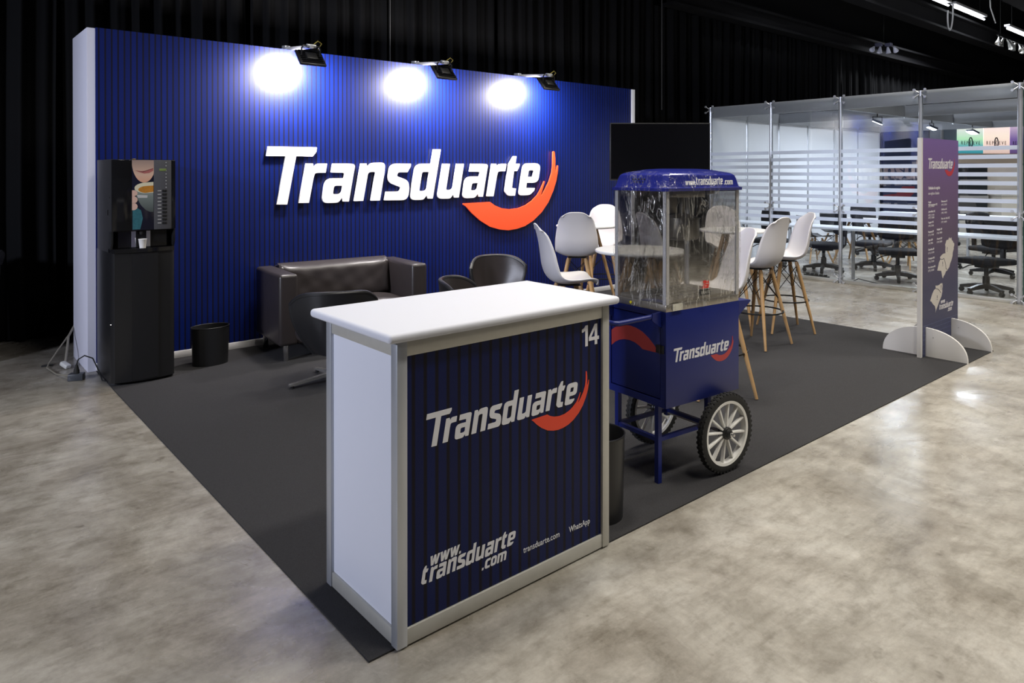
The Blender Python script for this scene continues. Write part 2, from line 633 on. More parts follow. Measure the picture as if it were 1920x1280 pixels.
# ---------------------------------------------------------------- outlines of the sign letters
LOGO = [  # T r a n s d u a r t e and the brush stroke, in thousandths of the sign width
    [[(3.9,141.8),(4.3,142.6),(5.1,142.9),(131.9,143.5),(132.8,143.2),(133.0,142.4),(132.2,133.3),(132.0,132.2),(131.5,131.3),(122.7,120.1),(121.9,119.4),(120.9,119.2),(78.3,119.4),(77.4,119.1),(77.0,118.3),(53.9,-2.4),(53.5,-3.1),(52.7,-3.4),(26.8,-2.6),(26.1,-2.3),(26.0,-1.6),(49.4,117.9),(49.3,118.7),(48.5,119.0),(0.9,118.7),(0.1,118.9),(0.0,119.7)]],
    [[(103.2,100.2),(103.7,101.0),(104.6,101.2),(120.9,101.4),(121.8,101.1),(122.3,100.3),(124.9,91.6),(125.3,91.0),(125.8,91.5),(128.9,96.5),(130.3,98.1),(132.0,99.3),(134.1,100.1),(136.3,100.7),(138.6,101.2),(140.9,101.4),(143.2,101.5),(160.6,101.5),(161.5,101.2),(161.6,100.4),(157.7,78.2),(157.3,77.3),(156.4,77.1),(143.1,77.1),(140.0,77.0),(137.0,76.9),(133.9,76.7),(133.1,76.6),(131.2,76.3),(129.5,75.6),(128.2,74.6),(127.2,73.2),(126.4,71.5),(125.8,69.8),(124.6,65.7),(123.5,61.5),(122.6,57.3),(111.6,0.3),(111.2,-0.5),(110.3,-0.8),(84.7,-0.6),(83.9,-0.4),(83.8,0.4)]],
    [[(176.9,100.5),(177.4,101.4),(178.3,101.6),(212.9,101.9),(216.9,101.9),(220.9,101.8),(224.8,101.7),(228.8,101.5),(232.8,101.2),(233.2,101.2),(236.8,100.5),(239.4,99.2),(241.0,97.2),(241.7,94.6),(241.4,91.3),(240.2,85.5),(239.3,81.1),(238.4,76.6),(237.6,72.2),(224.2,0.8),(223.7,-0.0),(222.7,-0.3),(206.7,0.2),(205.7,0.5),(205.3,1.3),(203.8,9.0),(203.4,9.6),(202.8,9.2),(197.5,2.6),(195.9,0.9),(194.0,-0.5),(192.0,-1.5),(189.7,-2.1),(187.2,-2.4),(184.1,-2.6),(181.7,-2.6),(179.4,-2.7),(177.0,-2.7),(163.1,-2.7),(157.2,-2.0),(152.8,-0.2),(149.9,2.9),(148.5,7.2),(148.6,12.8),(152.3,40.8),(154.3,48.7),(157.9,54.7),(163.2,59.1),(170.1,61.7),(178.7,62.6),(208.2,62.7),(209.2,63.0),(209.6,63.8),(211.0,72.2),(210.9,74.9),(209.4,76.6),(206.5,77.1),(173.5,77.7),(172.7,78.0),(172.6,78.8)],[(180.2,36.6),(181.4,40.0),(183.9,42.0),(187.8,42.6),(203.8,42.4),(204.7,42.2),(204.9,41.3),(203.8,30.6),(202.9,26.7),(201.2,23.8),(198.6,21.7),(195.3,20.5),(191.1,20.1),(182.0,20.3),(179.7,20.8),(178.5,22.1),(178.3,24.3)]],
    [[(259.0,101.4),(259.5,102.2),(260.5,102.5),(275.6,102.7),(276.6,102.4),(277.1,101.5),(279.2,92.4),(279.5,91.8),(280.1,92.2),(284.6,98.8),(286.5,100.8),(288.8,102.3),(291.6,103.2),(295.6,104.1),(298.1,104.6),(300.7,104.9),(303.2,105.0),(320.4,105.5),(325.7,105.1),(329.7,103.7),(332.4,101.1),(333.9,97.4),(334.0,92.7),(333.6,88.2),(333.2,84.5),(332.7,80.8),(332.2,77.1),(331.6,73.4),(330.9,69.7),(318.1,1.1),(317.6,0.3),(316.6,0.0),(290.8,0.2),(289.9,0.5),(289.7,1.4),(303.6,74.3),(303.5,77.1),(301.9,78.8),(298.8,79.3),(292.2,79.3),(288.4,79.0),(285.3,77.9),(283.0,76.1),(281.2,73.5),(280.2,70.3),(266.9,1.3),(266.4,0.4),(265.4,0.2),(240.5,0.2),(239.6,0.5),(239.4,1.3)]],
    [[(417.3,102.9),(418.3,102.6),(418.5,101.7),(417.3,95.7),(416.9,94.5),(416.3,93.4),(407.2,79.5),(406.3,78.7),(405.1,78.4),(381.3,78.4),(378.1,77.9),(375.6,76.5),(373.9,74.0),(372.8,71.5),(372.3,69.1),(373.2,67.3),(375.6,66.1),(396.5,59.2),(401.1,57.2),(404.9,54.6),(407.9,51.5),(409.9,47.7),(411.1,43.3),(411.6,40.5),(412.0,36.8),(412.2,33.0),(412.1,29.2),(411.8,25.4),(411.1,21.7),(409.7,14.6),(407.8,9.0),(404.6,4.6),(400.3,1.5),(394.7,-0.3),(388.0,-0.8),(332.8,0.1),(331.9,0.4),(331.8,1.2),(336.1,23.1),(336.6,24.0),(337.6,24.3),(374.2,24.0),(377.7,24.5),(380.3,26.2),(382.0,28.9),(383.0,31.7),(383.4,34.1),(382.3,36.0),(380.0,37.4),(356.9,45.6),(353.9,46.9),(351.4,48.5),(349.2,50.5),(347.3,52.7),(345.9,55.3),(345.8,55.6),(344.7,58.4),(344.0,61.2),(343.6,64.0),(343.5,66.9),(343.8,69.8),(345.9,83.0),(348.0,90.1),(351.6,95.7),(356.7,99.6),(363.5,102.0),(371.9,102.8)]],
    [[(494.3,144.5),(494.8,145.4),(495.9,145.7),(519.5,146.2),(520.5,145.9),(520.7,145.0),(492.6,2.4),(492.0,1.5),(490.9,1.2),(475.5,1.6),(474.4,1.9),(473.7,2.8),(471.6,10.0),(471.1,10.6),(470.4,10.2),(463.1,2.2),(461.0,0.5),(458.6,-0.6),(455.9,-1.1),(454.0,-1.3),(451.2,-1.4),(448.4,-1.5),(431.9,-1.3),(425.4,-0.6),(420.6,1.4),(417.6,4.5),(416.2,8.9),(416.4,14.4),(429.0,82.8),(431.2,90.0),(435.1,95.7),(440.7,99.8),(447.9,102.3),(456.7,103.2),(484.9,103.4),(486.0,103.7),(486.5,104.6)],[(455.0,75.1),(456.0,77.5),(458.0,78.9),(461.0,79.4),(478.5,79.4),(479.5,79.1),(479.7,78.2),(472.9,34.5),(471.8,30.7),(469.8,27.7),(466.9,25.6),(463.2,24.4),(458.6,24.1),(450.1,24.2),(447.7,24.7),(446.4,26.0),(446.3,28.1)]],
    [[(527.2,102.5),(527.8,103.4),(528.9,103.7),(552.4,103.9),(553.4,103.6),(553.6,102.7),(540.2,30.1),(540.3,27.6),(541.9,26.2),(544.8,25.7),(551.3,25.7),(555.6,26.1),(559.0,27.3),(561.7,29.2),(563.6,31.8),(564.7,35.2),(577.4,102.9),(578.0,103.8),(579.2,104.1),(603.9,104.3),(605.0,104.0),(605.3,103.1),(586.1,3.2),(585.6,2.3),(584.4,2.0),(569.9,2.3),(568.7,2.6),(567.9,3.6),(565.2,10.0),(564.6,10.7),(563.9,10.2),(558.3,3.9),(556.1,1.9),(553.4,0.6),(550.1,0.0),(547.7,-0.1),(544.8,-0.3),(541.8,-0.3),(525.2,-0.1),(518.7,0.6),(513.8,2.4),(510.7,5.5),(509.4,9.8),(509.7,15.3)]],
    [[(630.4,103.3),(631.0,104.2),(632.2,104.6),(663.0,104.8),(667.7,104.8),(672.3,104.8),(677.0,104.7),(681.6,104.6),(686.3,104.5),(686.8,104.5),(690.9,103.9),(694.0,102.7),(695.9,100.8),(696.7,98.2),(696.4,94.8),(694.8,88.0),(693.8,83.7),(692.9,79.4),(692.0,75.1),(678.1,3.7),(677.5,2.8),(676.2,2.5),(661.6,2.8),(660.4,3.1),(659.7,4.1),(658.1,11.2),(657.6,11.8),(656.9,11.4),(651.2,4.9),(648.2,2.3),(644.5,0.6),(640.1,-0.1),(636.0,-0.3),(632.8,-0.4),(629.7,-0.4),(615.6,-0.5),(609.8,-0.0),(605.4,1.5),(602.5,4.1),(601.1,7.8),(601.2,12.5),(606.2,45.3),(608.3,52.6),(612.1,58.2),(617.8,62.3),(625.2,64.7),(634.4,65.5),(661.0,65.5),(662.3,65.9),(663.0,66.8),(665.6,75.0),(665.7,77.8),(664.1,79.4),(660.7,80.0),(627.2,80.0),(626.0,80.3),(625.8,81.2)],[(634.6,39.6),(636.0,42.7),(638.7,44.5),(642.7,45.1),(657.5,45.2),(658.6,44.9),(658.9,43.9),(656.8,32.1),(655.8,28.8),(653.9,26.2),(651.2,24.3),(647.7,23.3),(643.4,23.0),(635.7,23.1),(633.3,23.5),(632.1,24.7),(632.0,26.7)]],
    [[(712.2,103.9),(712.8,104.9),(714.1,105.2),(729.2,105.3),(730.5,105.0),(731.2,104.1),(733.8,95.0),(734.3,94.4),(735.0,94.9),(738.6,100.3),(740.5,102.3),(742.9,103.8),(746.0,104.5),(748.8,104.9),(751.5,105.3),(754.2,105.5),(756.9,105.5),(770.3,105.6),(771.5,105.3),(771.7,104.3),(767.8,83.0),(767.1,82.0),(765.8,81.7),(754.5,81.6),(751.1,81.6),(747.7,81.4),(744.4,81.2),(743.5,81.1),(740.2,80.3),(737.9,78.7),(736.5,76.3),(735.6,73.5),(734.5,70.1),(733.6,66.7),(732.7,63.2),(720.0,4.1),(719.4,3.1),(718.1,2.9),(694.2,3.4),(693.1,3.7),(692.8,4.7)]],
    [[(800.2,128.9),(801.3,129.8),(802.9,130.1),(812.7,130.3),(814.0,129.9),(814.2,128.9),(810.2,107.3),(810.4,106.3),(811.7,106.0),(826.5,106.1),(827.8,105.8),(828.0,104.8),(826.8,99.3),(826.4,98.0),(825.8,96.7),(817.7,83.5),(816.7,82.6),(815.2,82.3),(805.7,82.2),(804.3,81.9),(803.7,80.9),(795.4,31.2),(795.5,29.4),(796.8,28.2),(799.0,27.6),(810.6,26.3),(811.9,25.9),(812.1,24.8),(808.4,4.4),(807.8,3.4),(806.4,3.0),(787.2,3.1),(781.8,3.7),(777.2,5.6),(773.4,8.6),(768.9,13.4),(766.7,16.5),(765.7,19.7),(765.7,23.1),(780.7,103.1),(781.1,104.3),(781.9,105.5)]],
    [[(839.4,90.4),(841.6,96.7),(845.4,101.6),(850.8,105.1),(857.7,107.3),(866.4,108.0),(893.8,108.3),(903.0,107.6),(909.8,105.3),(914.3,101.5),(916.5,96.1),(916.3,89.2),(911.5,62.0),(909.3,55.4),(905.4,50.2),(899.8,46.6),(892.5,44.5),(883.5,43.8),(859.8,44.0),(858.4,43.7),(857.8,42.7),(856.0,29.1),(856.4,28.0),(857.7,27.6),(891.6,26.7),(892.9,26.3),(893.0,25.3),(891.3,19.7),(890.6,18.5),(889.6,17.4),(878.9,9.2),(874.3,6.5),(869.2,4.7),(863.5,3.9),(856.2,3.5),(852.6,3.4),(849.0,3.3),(845.4,3.3),(836.2,3.5),(831.2,4.1),(827.6,5.4),(825.2,7.5),(824.1,10.5),(824.3,14.3)],[(866.2,81.0),(867.3,83.3),(869.4,84.6),(872.5,85.1),(884.2,85.1),(887.2,84.6),(888.7,83.3),(888.7,81.0),(884.6,65.2),(883.9,64.2),(882.4,63.8),(864.2,63.2),(862.9,63.5),(862.7,64.5)]],
    [[(602.9,-16.2),(705.8,-14.4),(725.8,-26.3),(752.8,-35.6),(787.2,-39.9),(822.3,-37.8),(854.4,-28.8),(879.8,-15.8),(905.6,3.7),(920.5,23.5),(935.5,48.9),(938.2,47.8),(931.8,28.9),(919.8,2.6),(923.5,1.1),(939.3,20.4),(958.3,48.2),(969.8,76.2),(974.4,101.6),(975.5,148.2),(979.4,149.7),(982.9,148.0),(986.4,124.3),(986.0,93.2),(985.2,77.6),(988.3,77.6),(993.0,90.4),(996.9,101.8),(1000.0,101.2),(998.8,84.7),(991.1,50.7),(977.5,17.0),(954.5,-22.0),(924.3,-54.5),(887.2,-80.7),(850.8,-96.9),(815.2,-104.6),(780.3,-107.1),(746.0,-103.1),(705.8,-92.4),(666.5,-71.0),(634.4,-46.6),(612.3,-25.4),(602.9,-20.0)]],
]

# ---------------------------------------------------------------- lettering of the house sign
def soft_poly(pts, shear=0.19):
    return [(x + y * shear, y) for x, y in pts]


GW = [soft_poly([(0, 105), (30, 105), (37, 42), (52, 105), (76, 105), (91, 42), (98, 105), (128, 105), (106, 4), (101, 0), (78, 0), (73, 4), (64, 44), (55, 4), (50, 0), (27, 0), (22, 4)])]
GC = [soft_poly([(76, 105), (76, 80), (42, 80), (32, 70), (32, 35), (42, 25), (76, 25), (76, 0), (26, 0), (10, 6), (0, 24), (0, 81), (10, 98), (26, 105)])]
GO = [soft_poly([(26, 105), (60, 105), (77, 98), (86, 81), (86, 24), (77, 6), (60, 0), (26, 0), (10, 6), (0, 24), (0, 81), (10, 98)]),
      soft_poly([(36, 80), (50, 80), (56, 72), (56, 33), (50, 25), (36, 25), (30, 33), (30, 72)])]
GM = [soft_poly([(0, 0), (0, 105), (112, 105), (126, 98), (134, 84), (134, 0), (104, 0), (104, 72), (97, 80), (82, 80), (82, 0), (52, 0), (52, 80), (30, 80), (30, 0)])]
GD = [soft_poly([(0, 0), (0, 26), (24, 26), (24, 0)])]


def shift(g, dx):
    return [[(x + dx, y) for x, y in l] for l in g]


WORD_URL = [shift(LOGO[9], -748)] + LOGO[1:11]
W_WWW = [shift(GW, 0), shift(GW, 134), shift(GW, 268), shift(GD, 402)]
W_COM = [shift(GD, 0), shift(GC, 38), shift(GO, 124), shift(GM, 222)]


def place_word(glyphs, width, x, y, z, m, parent, name='letter', depth=0.0006, M=None, bold=None, up=1.0):
    xs = [p[0] for g in glyphs for l in g for p in l]
    k = width / (max(xs) - min(xs))
    x0 = min(xs)
    out = []
    for g in glyphs:
        loops = [[((px - x0) * k, py * k * up) for px, py in l] for l in g]
        T = Matrix.Translation((x, y, z)) @ UP
        if M is not None:
            T = M @ T
        out.append(filled(name, loops, m, parent, depth, T))
    return out


def house_logo(width, x, y, z, mw, mr, parent, depth=0.0006, M=None, up=1.0):
    """eleven letters and the brush stroke; x, z is the left end of the baseline"""
    k = width / 1000
    for i, g in enumerate(LOGO):
        loops = [[(px * k, py * k * up) for px, py in l] for l in g]
        T = Matrix.Translation((x, y, z)) @ UP
        if M is not None:
            T = M @ T
        filled('letter' if i < 11 else 'brush_stroke', loops, mw if i < 11 else mr, parent, depth, T)


# ---------------------------------------------------------------- shared materials
white_print = mat('white_print', (0.70, 0.70, 0.74), 0.5)
red_print = mat('orange_red_print', (0.72, 0.055, 0.018), 0.45)
cart_red = mat('cart_red_print', (0.42, 0.045, 0.045), 0.4)
alu = mat('aluminium_profile', (0.50, 0.49, 0.45), 0.38, 0.35, noise=0.06, nscale=30)
alu2 = mat('silver_anodised', (0.52, 0.54, 0.58), 0.35, 0.6)
chrome = mat('chrome', (0.75, 0.75, 0.76), 0.12, 1.0)
white_lam = mat('white_laminate', (0.66, 0.68, 0.76), 0.35)
white_fab = mat('white_stretch_cloth', (0.63, 0.64, 0.70), 0.75, bump=0.15, bscale=500)
booth_white = mat('booth_white_board', (0.66, 0.66, 0.76), 0.5)
black_pl = mat('black_plastic', (0.012, 0.012, 0.013), 0.35)
black_matt = mat('matt_black', (0.010, 0.010, 0.011), 0.7)
black_fab = mat('black_upholstery', (0.010, 0.010, 0.013), 0.85, bump=0.3, bscale=400)
leather = mat('dark_brown_leather', (0.026, 0.021, 0.021), 0.36, spec=0.5, noise=0.2, nscale=6, bump=0.10, bscale=14)
leather_back = mat('black_leather', (0.010, 0.010, 0.011), 0.42, bump=0.06, bscale=18)
wood = mat('beech_wood', (0.42, 0.255, 0.112), 0.45, noise=0.22, nscale=14)
shell_white = mat('white_moulded_plastic', (0.64, 0.62, 0.63), 0.4)
table_white = mat('white_table_top', (0.76, 0.76, 0.76), 0.3)
wire = mat('black_wire', (0.008, 0.008, 0.008), 0.4, 0.3)
cart_blue = mat('cart_blue_paint', (0.006, 0.014, 0.135), 0.38, noise=0.08, nscale=5)
steel = mat('brushed_steel', (0.42, 0.39, 0.35), 0.33, 0.85, noise=0.12, nscale=30)
rubber = mat('black_rubber', (0.010, 0.010, 0.010), 0.75)
glass = glass_mat('clear_glass', (0.985, 0.995, 0.99), 0.02)
glass_edge = mat('green_glass_edge', (0.02, 0.07, 0.055), 0.1)
frost = frost_mat('frosted_vinyl')
film = film_mat('stretch_film')
clear_acrylic = glass_mat('clear_acrylic', (0.985, 0.98, 0.97), 0.015, 0.05)
lit = mat('lamp_face', (1, 1, 1), 0.5, emit=(0.85, 0.92, 1.0), estr=14)

# ---------------------------------------------------------------- the setting
b = MB()
b.box(-30, 45, -30, 25, -0.2, 0)
struct(b.build('floor', concrete_mat()))
b = MB()
b.box(-30, 45, -30, 25, 7.0, 7.2)
struct(b.build('ceiling', mat('black_ceiling', (0.012, 0.012, 0.013), 0.9)))
b = MB()
b.box(-12, 45, 6.6, 6.8, 0, 7)
struct(b.build('wall_back', mat('black_wall', (0.006, 0.006, 0.008), 0.9)))
b = MB()
b.box(-12.2, -12, -30, 6.8, 0, 7)
struct(b.build('wall_left', MATS['black_wall']))
b = MB()
b.box(44.8, 45, -30, 25, 0, 7)
struct(b.build('wall_right', mat('dark_blue_wall', (0.008, 0.010, 0.03), 0.9)))

beam_m = mat('dark_steel_beam', (0.0065, 0.0062, 0.0075), 0.8, spec=0.2)
roof = [(5.55, 5.8, 4.42, 4.75, 8.8, 26), (4.2, 4.5, 4.9, 5.35, 4, 34), (2.6, 3.0, 5.3, 5.9, 6, 40), (1.3, 1.6, 5.0, 5.35, 8, 44), (0.2, 0.5, 5.0, 5.5, 8, 44)]
for i, (y0, y1, z0, z1, x0, x1) in enumerate(roof):
    t = thing('roof_beam', ['dark beam along the top edge of the curtain above the glass room', 'second dark beam in front of the curtain top', 'third dark beam crossing above the glass room', 'dark beam beside the white fluorescent tubes',
                            'dark beam nearest the right-hand corner of the ceiling'][i], 'beam', ((x0 + x1) / 2, y0, z0), 0, 'beams under the hall ceiling')
    hx = (x1 - x0) / 2
    b = MB()
    b.box(-hx, hx, 0, y1 - y0, 0, 0.05)
    b.build('bottom_flange', beam_m, t)
    b = MB()
    b.box(-hx, hx, 0, y1 - y0, z1 - z0 - 0.05, z1 - z0)
    b.build('top_flange', beam_m, t)
    b = MB()
    b.box(-hx, hx, (y1 - y0) / 2 - 0.02, (y1 - y0) / 2 + 0.02, 0.05, z1 - z0 - 0.05)
    b.build('web', beam_m, t)

# black drapes
drape_m = mat('black_drape', (0.0026, 0.0028, 0.0036), 0.85, spec=0.2, noise=0.25, nscale=2)


def drape_mesh(h, wd, seed):
    rnd = random.Random(seed)
    ph = [rnd.uniform(0, 6.3) for _ in range(4)]
    b = MB()

    def fn(u, v):
        x = u * wd
        e = math.sin(u * PI) ** 0.3
        y = e * (0.05 * math.sin(2 * PI * u * 9 + ph[0] + 0.3 * math.sin(3 * v)) + 0.035 * math.sin(2 * PI * u * 5 + ph[1]) + 0.02 * math.sin(2 * PI * u * 17 + ph[2]))
        return (x + 0.015 * math.sin(ph[3] + 5 * v), y, 0.02 + v * (h - 0.02))
    b.grid(fn, 90, 6)
    return b


LT = 'black pleated drape hanging to the floor behind the blue display wall'
LG = 'black pleated drape hanging behind the glass room'
for k in range(17):
    x = -7.0 + k * 1.75
    tall = x < 8.3
    o = drape_mesh(6.9 if tall else 4.45, 1.71, k).build('black_drape', drape_m, None, smooth=True, angle=80, loc=(x, 5.92, 0))
    if tall:
        tag(o, LT, 'curtain', 'tall drapes behind the display wall')
    else:
        tag(o, LG, 'curtain', 'drapes behind the glass room')

# carpet
b = MB()
cx0, cy0, cx1, cy1 = 0.0, 0.0, 6.0, 4.34
b.box(cx0, cx1, cy0, cy1, 0, 0.006)
cm = mat('charcoal_carpet', (0.040, 0.039, 0.041), 0.95, spec=0.15, noise=0.5, nscale=260, bump=0.6, bscale=350)
tag(b.build('carpet', cm), 'charcoal felt carpet covering the booth floor', 'carpet')

# ---------------------------------------------------------------- the blue display wall
WX0, WX1, WY, WH = -0.057, 6.30, 4.338, 2.66
dw = thing('display_wall', 'long blue striped booth wall with white ends', 'wall', ((WX0 + WX1) / 2, WY + 0.3, 0))
L = Matrix.Translation(-dw.location)


def lb():
    b = MB()
    b.M = L.copy()
    return b


b = lb()
b.box(WX0, WX1 + 0.04, WY, WY + 0.62, 0, WH, 0.004)
b.build('wall_body', booth_white, dw)
blue_wall = stripe_mat('blue_striped_cloth', (0.0006, 0.0092, 0.112), (0.0006, 0.0056, 0.07), (0.003, 0.003, 0.013), 0.0445, 0.17, 0.38, 0.45, 0.20)
b = MB()
b.box(0.0, WX1 - 0.02, WY - 0.012, WY, 0.065, WH + 0.004)
o = b.build('blue_cloth_face', blue_wall, None)
o.parent = dw
o.location = -dw.location
b = lb()
b.box(0.0, WX1 - 0.02, WY - 0.018, WY, 0.007, 0.065, 0.002)
b.build('kick_board', mat('white_kick_board', (0.80, 0.78, 0.78), 0.4), dw)
b = lb()
b.box(WX1 - 0.02, WX1 + 0.04, WY - 0.03, WY, 0, WH + 0.0, 0.002)
b.build('end_strip', white_lam, dw)

# raised sign on the wall
sg = thing('wall_sign', 'large white company lettering with an orange-red brush stroke on the blue wall', 'sign', (3.1, WY - 0.012, 0.88))
letter_m = mat('white_sign_letters', (0.82, 0.80, 0.80), 0.45)
swoosh_m = mat('orange_red_sign', (0.80, 0.085, 0.022), 0.45)
house_logo(3.584, 1.3156, 4.302, 1.2635, letter_m, swoosh_m, sg, 0.018, Matrix.Translation(-sg.location))

# three flood lamps clamped on top of the wall
for i, (fx, lab) in enumerate(((1.58, 'leftmost black flood lamp on an arm above the blue wall'), (2.99, 'middle black flood lamp on an arm above the blue wall'), (4.42, 'rightmost black flood lamp on an arm above the blue wall'))):
    t = thing('arm_flood_lamp', lab, 'lamp', (fx, WY + 0.08, WH + 0.014), 0, 'arm lamps on the display wall')
    t.rotation_euler = (math.radians(5.5), 0, 0)
    b = MB()
    b.box(-0.016, 0.016, -0.50, 0.10, 0.0, 0.03, 0.003)
    b.build('arm', mat('lamp_arm_alu', (0.75, 0.75, 0.76), 0.3, 0.5), t)
    b = MB()
    b.box(-0.025, 0.025, 0.04, 0.12, -0.0, 0.045, 0.004)
    b.build('wall_clamp', alu2, t)
    b = MB()
    b.tube([(-0.085, -0.475, -0.07), (-0.085, -0.475, 0.0), (-0.07, -0.475, 0.02), (0.07, -0.475, 0.02), (0.085, -0.475, 0.0), (0.085, -0.475, -0.07)], 0.007, 6)
    b.build('bracket', black_pl, t)
    b = MB()
    b.lathe([(0.018, -0.04), (0.018, 0.04)], -0.475, 0.022, 12, 'x')
    b.build('knuckle', alu2, t)
    head = Matrix.Translation((0, -0.475, -0.085)) @ Matrix.Rotation(math.radians(42), 4, 'X')
    b = MB()
    b.M = head
    b.box(-0.12, 0.12, -0.09, 0.09, -0.012, 0.012, 0.005)
    b.box(-0.05, 0.05, -0.04, 0.04, 0.012, 0.035, 0.004)
    b.build('lamp_housing', black_pl, t)
    for q in range(7):
        b = MB()
        b.M = head
        b.box(-0.1, 0.1, -0.072 + q * 0.024, -0.068 + q * 0.024, 0.012, 0.026)
        b.build('cooling_fin', black_pl, t)
    b = MB()
    b.tube([(0.02, -0.46, 0.03), (0.05, -0.50, 0.07), (0.09, -0.49, 0.05), (0.08, -0.44, 0.0)], 0.005, 6)
    b.build('lamp_cable', mat('yellow_cable', (0.35, 0.28, 0.05), 0.5), t)

# ---------------------------------------------------------------- reception counter
K = thing('reception_counter', 'white and blue reception counter with number 14 in the foreground', 'counter', (0.09, -0.02, 0.006), 0.0032)
W_, D_, H_ = 1.006, 0.511, 0.995
for (x, y) in ((0, 0), (W_ - 0.04, 0), (0, D_ - 0.04), (W_ - 0.04, D_ - 0.04)):
    b = MB()
    b.box(x, x + 0.04, y, y + 0.04, 0.0, H_, 0.004)
    b.build('corner_post', alu2 if x == 0 else alu, K)
for (y, m_) in ((0.004, alu), (D_ - 0.034, alu)):
    for z in (0.0, H_ - 0.055):
        b = MB()
        b.box(0.04, W_ - 0.04, y, y + 0.03, z + 0.001, z + 0.054, 0.002)
        b.build('rail', m_, K)
for x in (0.004, W_ - 0.034):
    for z in (0.0, H_ - 0.055):
        b = MB()
        b.box(x, x + 0.03, 0.04, D_ - 0.04, z + 0.001, z + 0.054, 0.002)
        b.build('rail', alu, K)
blue_counter = stripe_mat('blue_striped_print', (0.0020, 0.0080, 0.066), (0.003, 0.005, 0.040), (0.003, 0.002, 0.009), 0.046, 0.18, 0.42, 0.22, 0.25)
b = MB()
b.box(0.04, W_ - 0.04, 0.012, 0.018, 0.055, H_ - 0.055)
fp = b.build('front_panel', blue_counter, K)
for x in (0.012, W_ - 0.018):
    b = MB()
    b.box(x, x + 0.006, 0.04, D_ - 0.04, 0.055, H_ - 0.055)
    b.build('side_panel', white_lam, K)
b = MB()
b.box(0.04, W_ - 0.04, D_ - 0.018, D_ - 0.012, 0.055, H_ - 0.055)
b.build('back_panel', white_lam, K)
b = MB()
b.box(-0.045, W_ + 0.035, -0.03, D_ + 0.045, H_, H_ + 0.032, 0.014, 4)
b.build('counter_top', white_fab, K, smooth=True, angle=50)
pz = 0.0112
house_logo(0.778, 0.118, pz, 0.622, white_print, red_print, fp, 0.0008)
filled('number', [[(0.0, 0.058), (0.0, 0.070), (0.014, 0.076), (0.020, 0.084), (0.034, 0.084), (0.034, 0.0), (0.019, 0.0), (0.019, 0.064), (0.010, 0.059)]], white_print, fp, 0.0008, Matrix.Translation((0.855, pz, 0.838)) @ UP)
filled('number', [[(0.0, 0.019), (0.0, 0.033), (0.034, 0.084), (0.049, 0.084), (0.049, 0.033), (0.060, 0.033), (0.060, 0.019), (0.049, 0.019), (0.049, 0.0), (0.034, 0.0), (0.034, 0.019)], [(0.014, 0.033), (0.034, 0.033), (0.034, 0.063)]], white_print, fp, 0.0008, Matrix.Translation((0.895, pz, 0.838)) @ UP)
place_word(W_WWW, 0.125, 0.135, pz, 0.222, white_print, fp)
place_word(WORD_URL, 0.41, 0.098, pz, 0.170, white_print, fp)
place_word(W_COM, 0.115, 0.350, pz, 0.128, white_print, fp)
text('caption', 'transduarte.com', white_print, fp, 0.033, 0.545, pz, 0.121, 0.186, 0.0008, 0.0001)
text('caption', 'WhatsApp', white_print, fp, 0.033, 0.783, pz, 0.119, 0.118, 0.0008, 0.0001)

# ---------------------------------------------------------------- waste bins


def bin_(label, x, y, h, r, sx=1.0, sy=1.0, rz=0):
    t = thing('waste_bin', label, 'bin', (x, y, 0.006), rz, 'small waste bins')
    b = MB()
    rb = r * 0.93
    b.lathe([(0.001, 0.006), (rb - 0.004, 0.006), (r - 0.004, h - 0.004), (r - 0.003, h), (r, h), (r, h - 0.004), (rb, 0.0), (0.001, 0.0)], 0, 0, 48, 'z', sx, sy)
    b.build('bin_body', black_pl, t, smooth=True, angle=50)
    b = MB()
    n = 48
    b.tube([(r * sx * math.cos(2 * PI * k / n), r * sy * math.sin(2 * PI * k / n), h) for k in range(n + 1)], 0.0035, 6)
    b.build('rim', black_pl, t)
    return t


bin_('oval black waste bin on the carpet between the coffee machine and the sofa', 0.74, 3.98, 0.30, 0.145, 1.0, 0.72)
bin_('round black waste bin on the carpet between the counter and the cart', 1.25, 0.20, 0.37, 0.125)

# ---------------------------------------------------------------- coffee machine on its cabinet
cab = thing('machine_cabinet', 'tall black bow-fronted cabinet under the coffee machine', 'cabinet', (0.0, 3.77, 0.006), math.radians(0.5))


def bow(y_sag, wd, n=16):
    """front outline of a shallow wave: left corner round, centre bulging"""
    out = []
    for i in range(n + 1):
        u = i / n
        out.append((u * wd, -y_sag * (math.sin(PI * u) ** 0.8)))
    return out


cab_m = mat('satin_black_cabinet', (0.011, 0.011, 0.012), 0.3)
cw = 0.425
fr = [(0.0, 0.05), (0.006, 0.02), (0.02, 0.004)] + [(0.04 + (cw - 0.06) * i / 14, -0.028 * math.sin(PI * i / 14) ** 1.0) for i in range(0, 15)] + [(cw - 0.006, 0.012), (cw, 0.035)]
b = MB()
b.prism(fr + [(cw, 0.50), (0.0, 0.50)], 0.02, 0.955)
b.build('cabinet_body', cab_m, cab, smooth=True, angle=30)
b = MB()
b.prism([(x, y + 0.03) for x, y in fr] + [(cw, 0.48), (0.02, 0.48)], 0.0, 0.02)
b.build('plinth', black_matt, cab)
b = MB()
b.prism([(0.13, -0.0235), (0.22, -0.0325), (0.30, -0.0275), (0.30, 0.0), (0.13, 0.0)], 0.03, 0.95)
b.build('front_panel', cab_m, cab, smooth=True, angle=30)
b = MB()
b.lathe([(0.006, -0.004), (0.006, 0.004)], 0.028, 0.44, 12, 'x')
b.build('lock', chrome, cab)

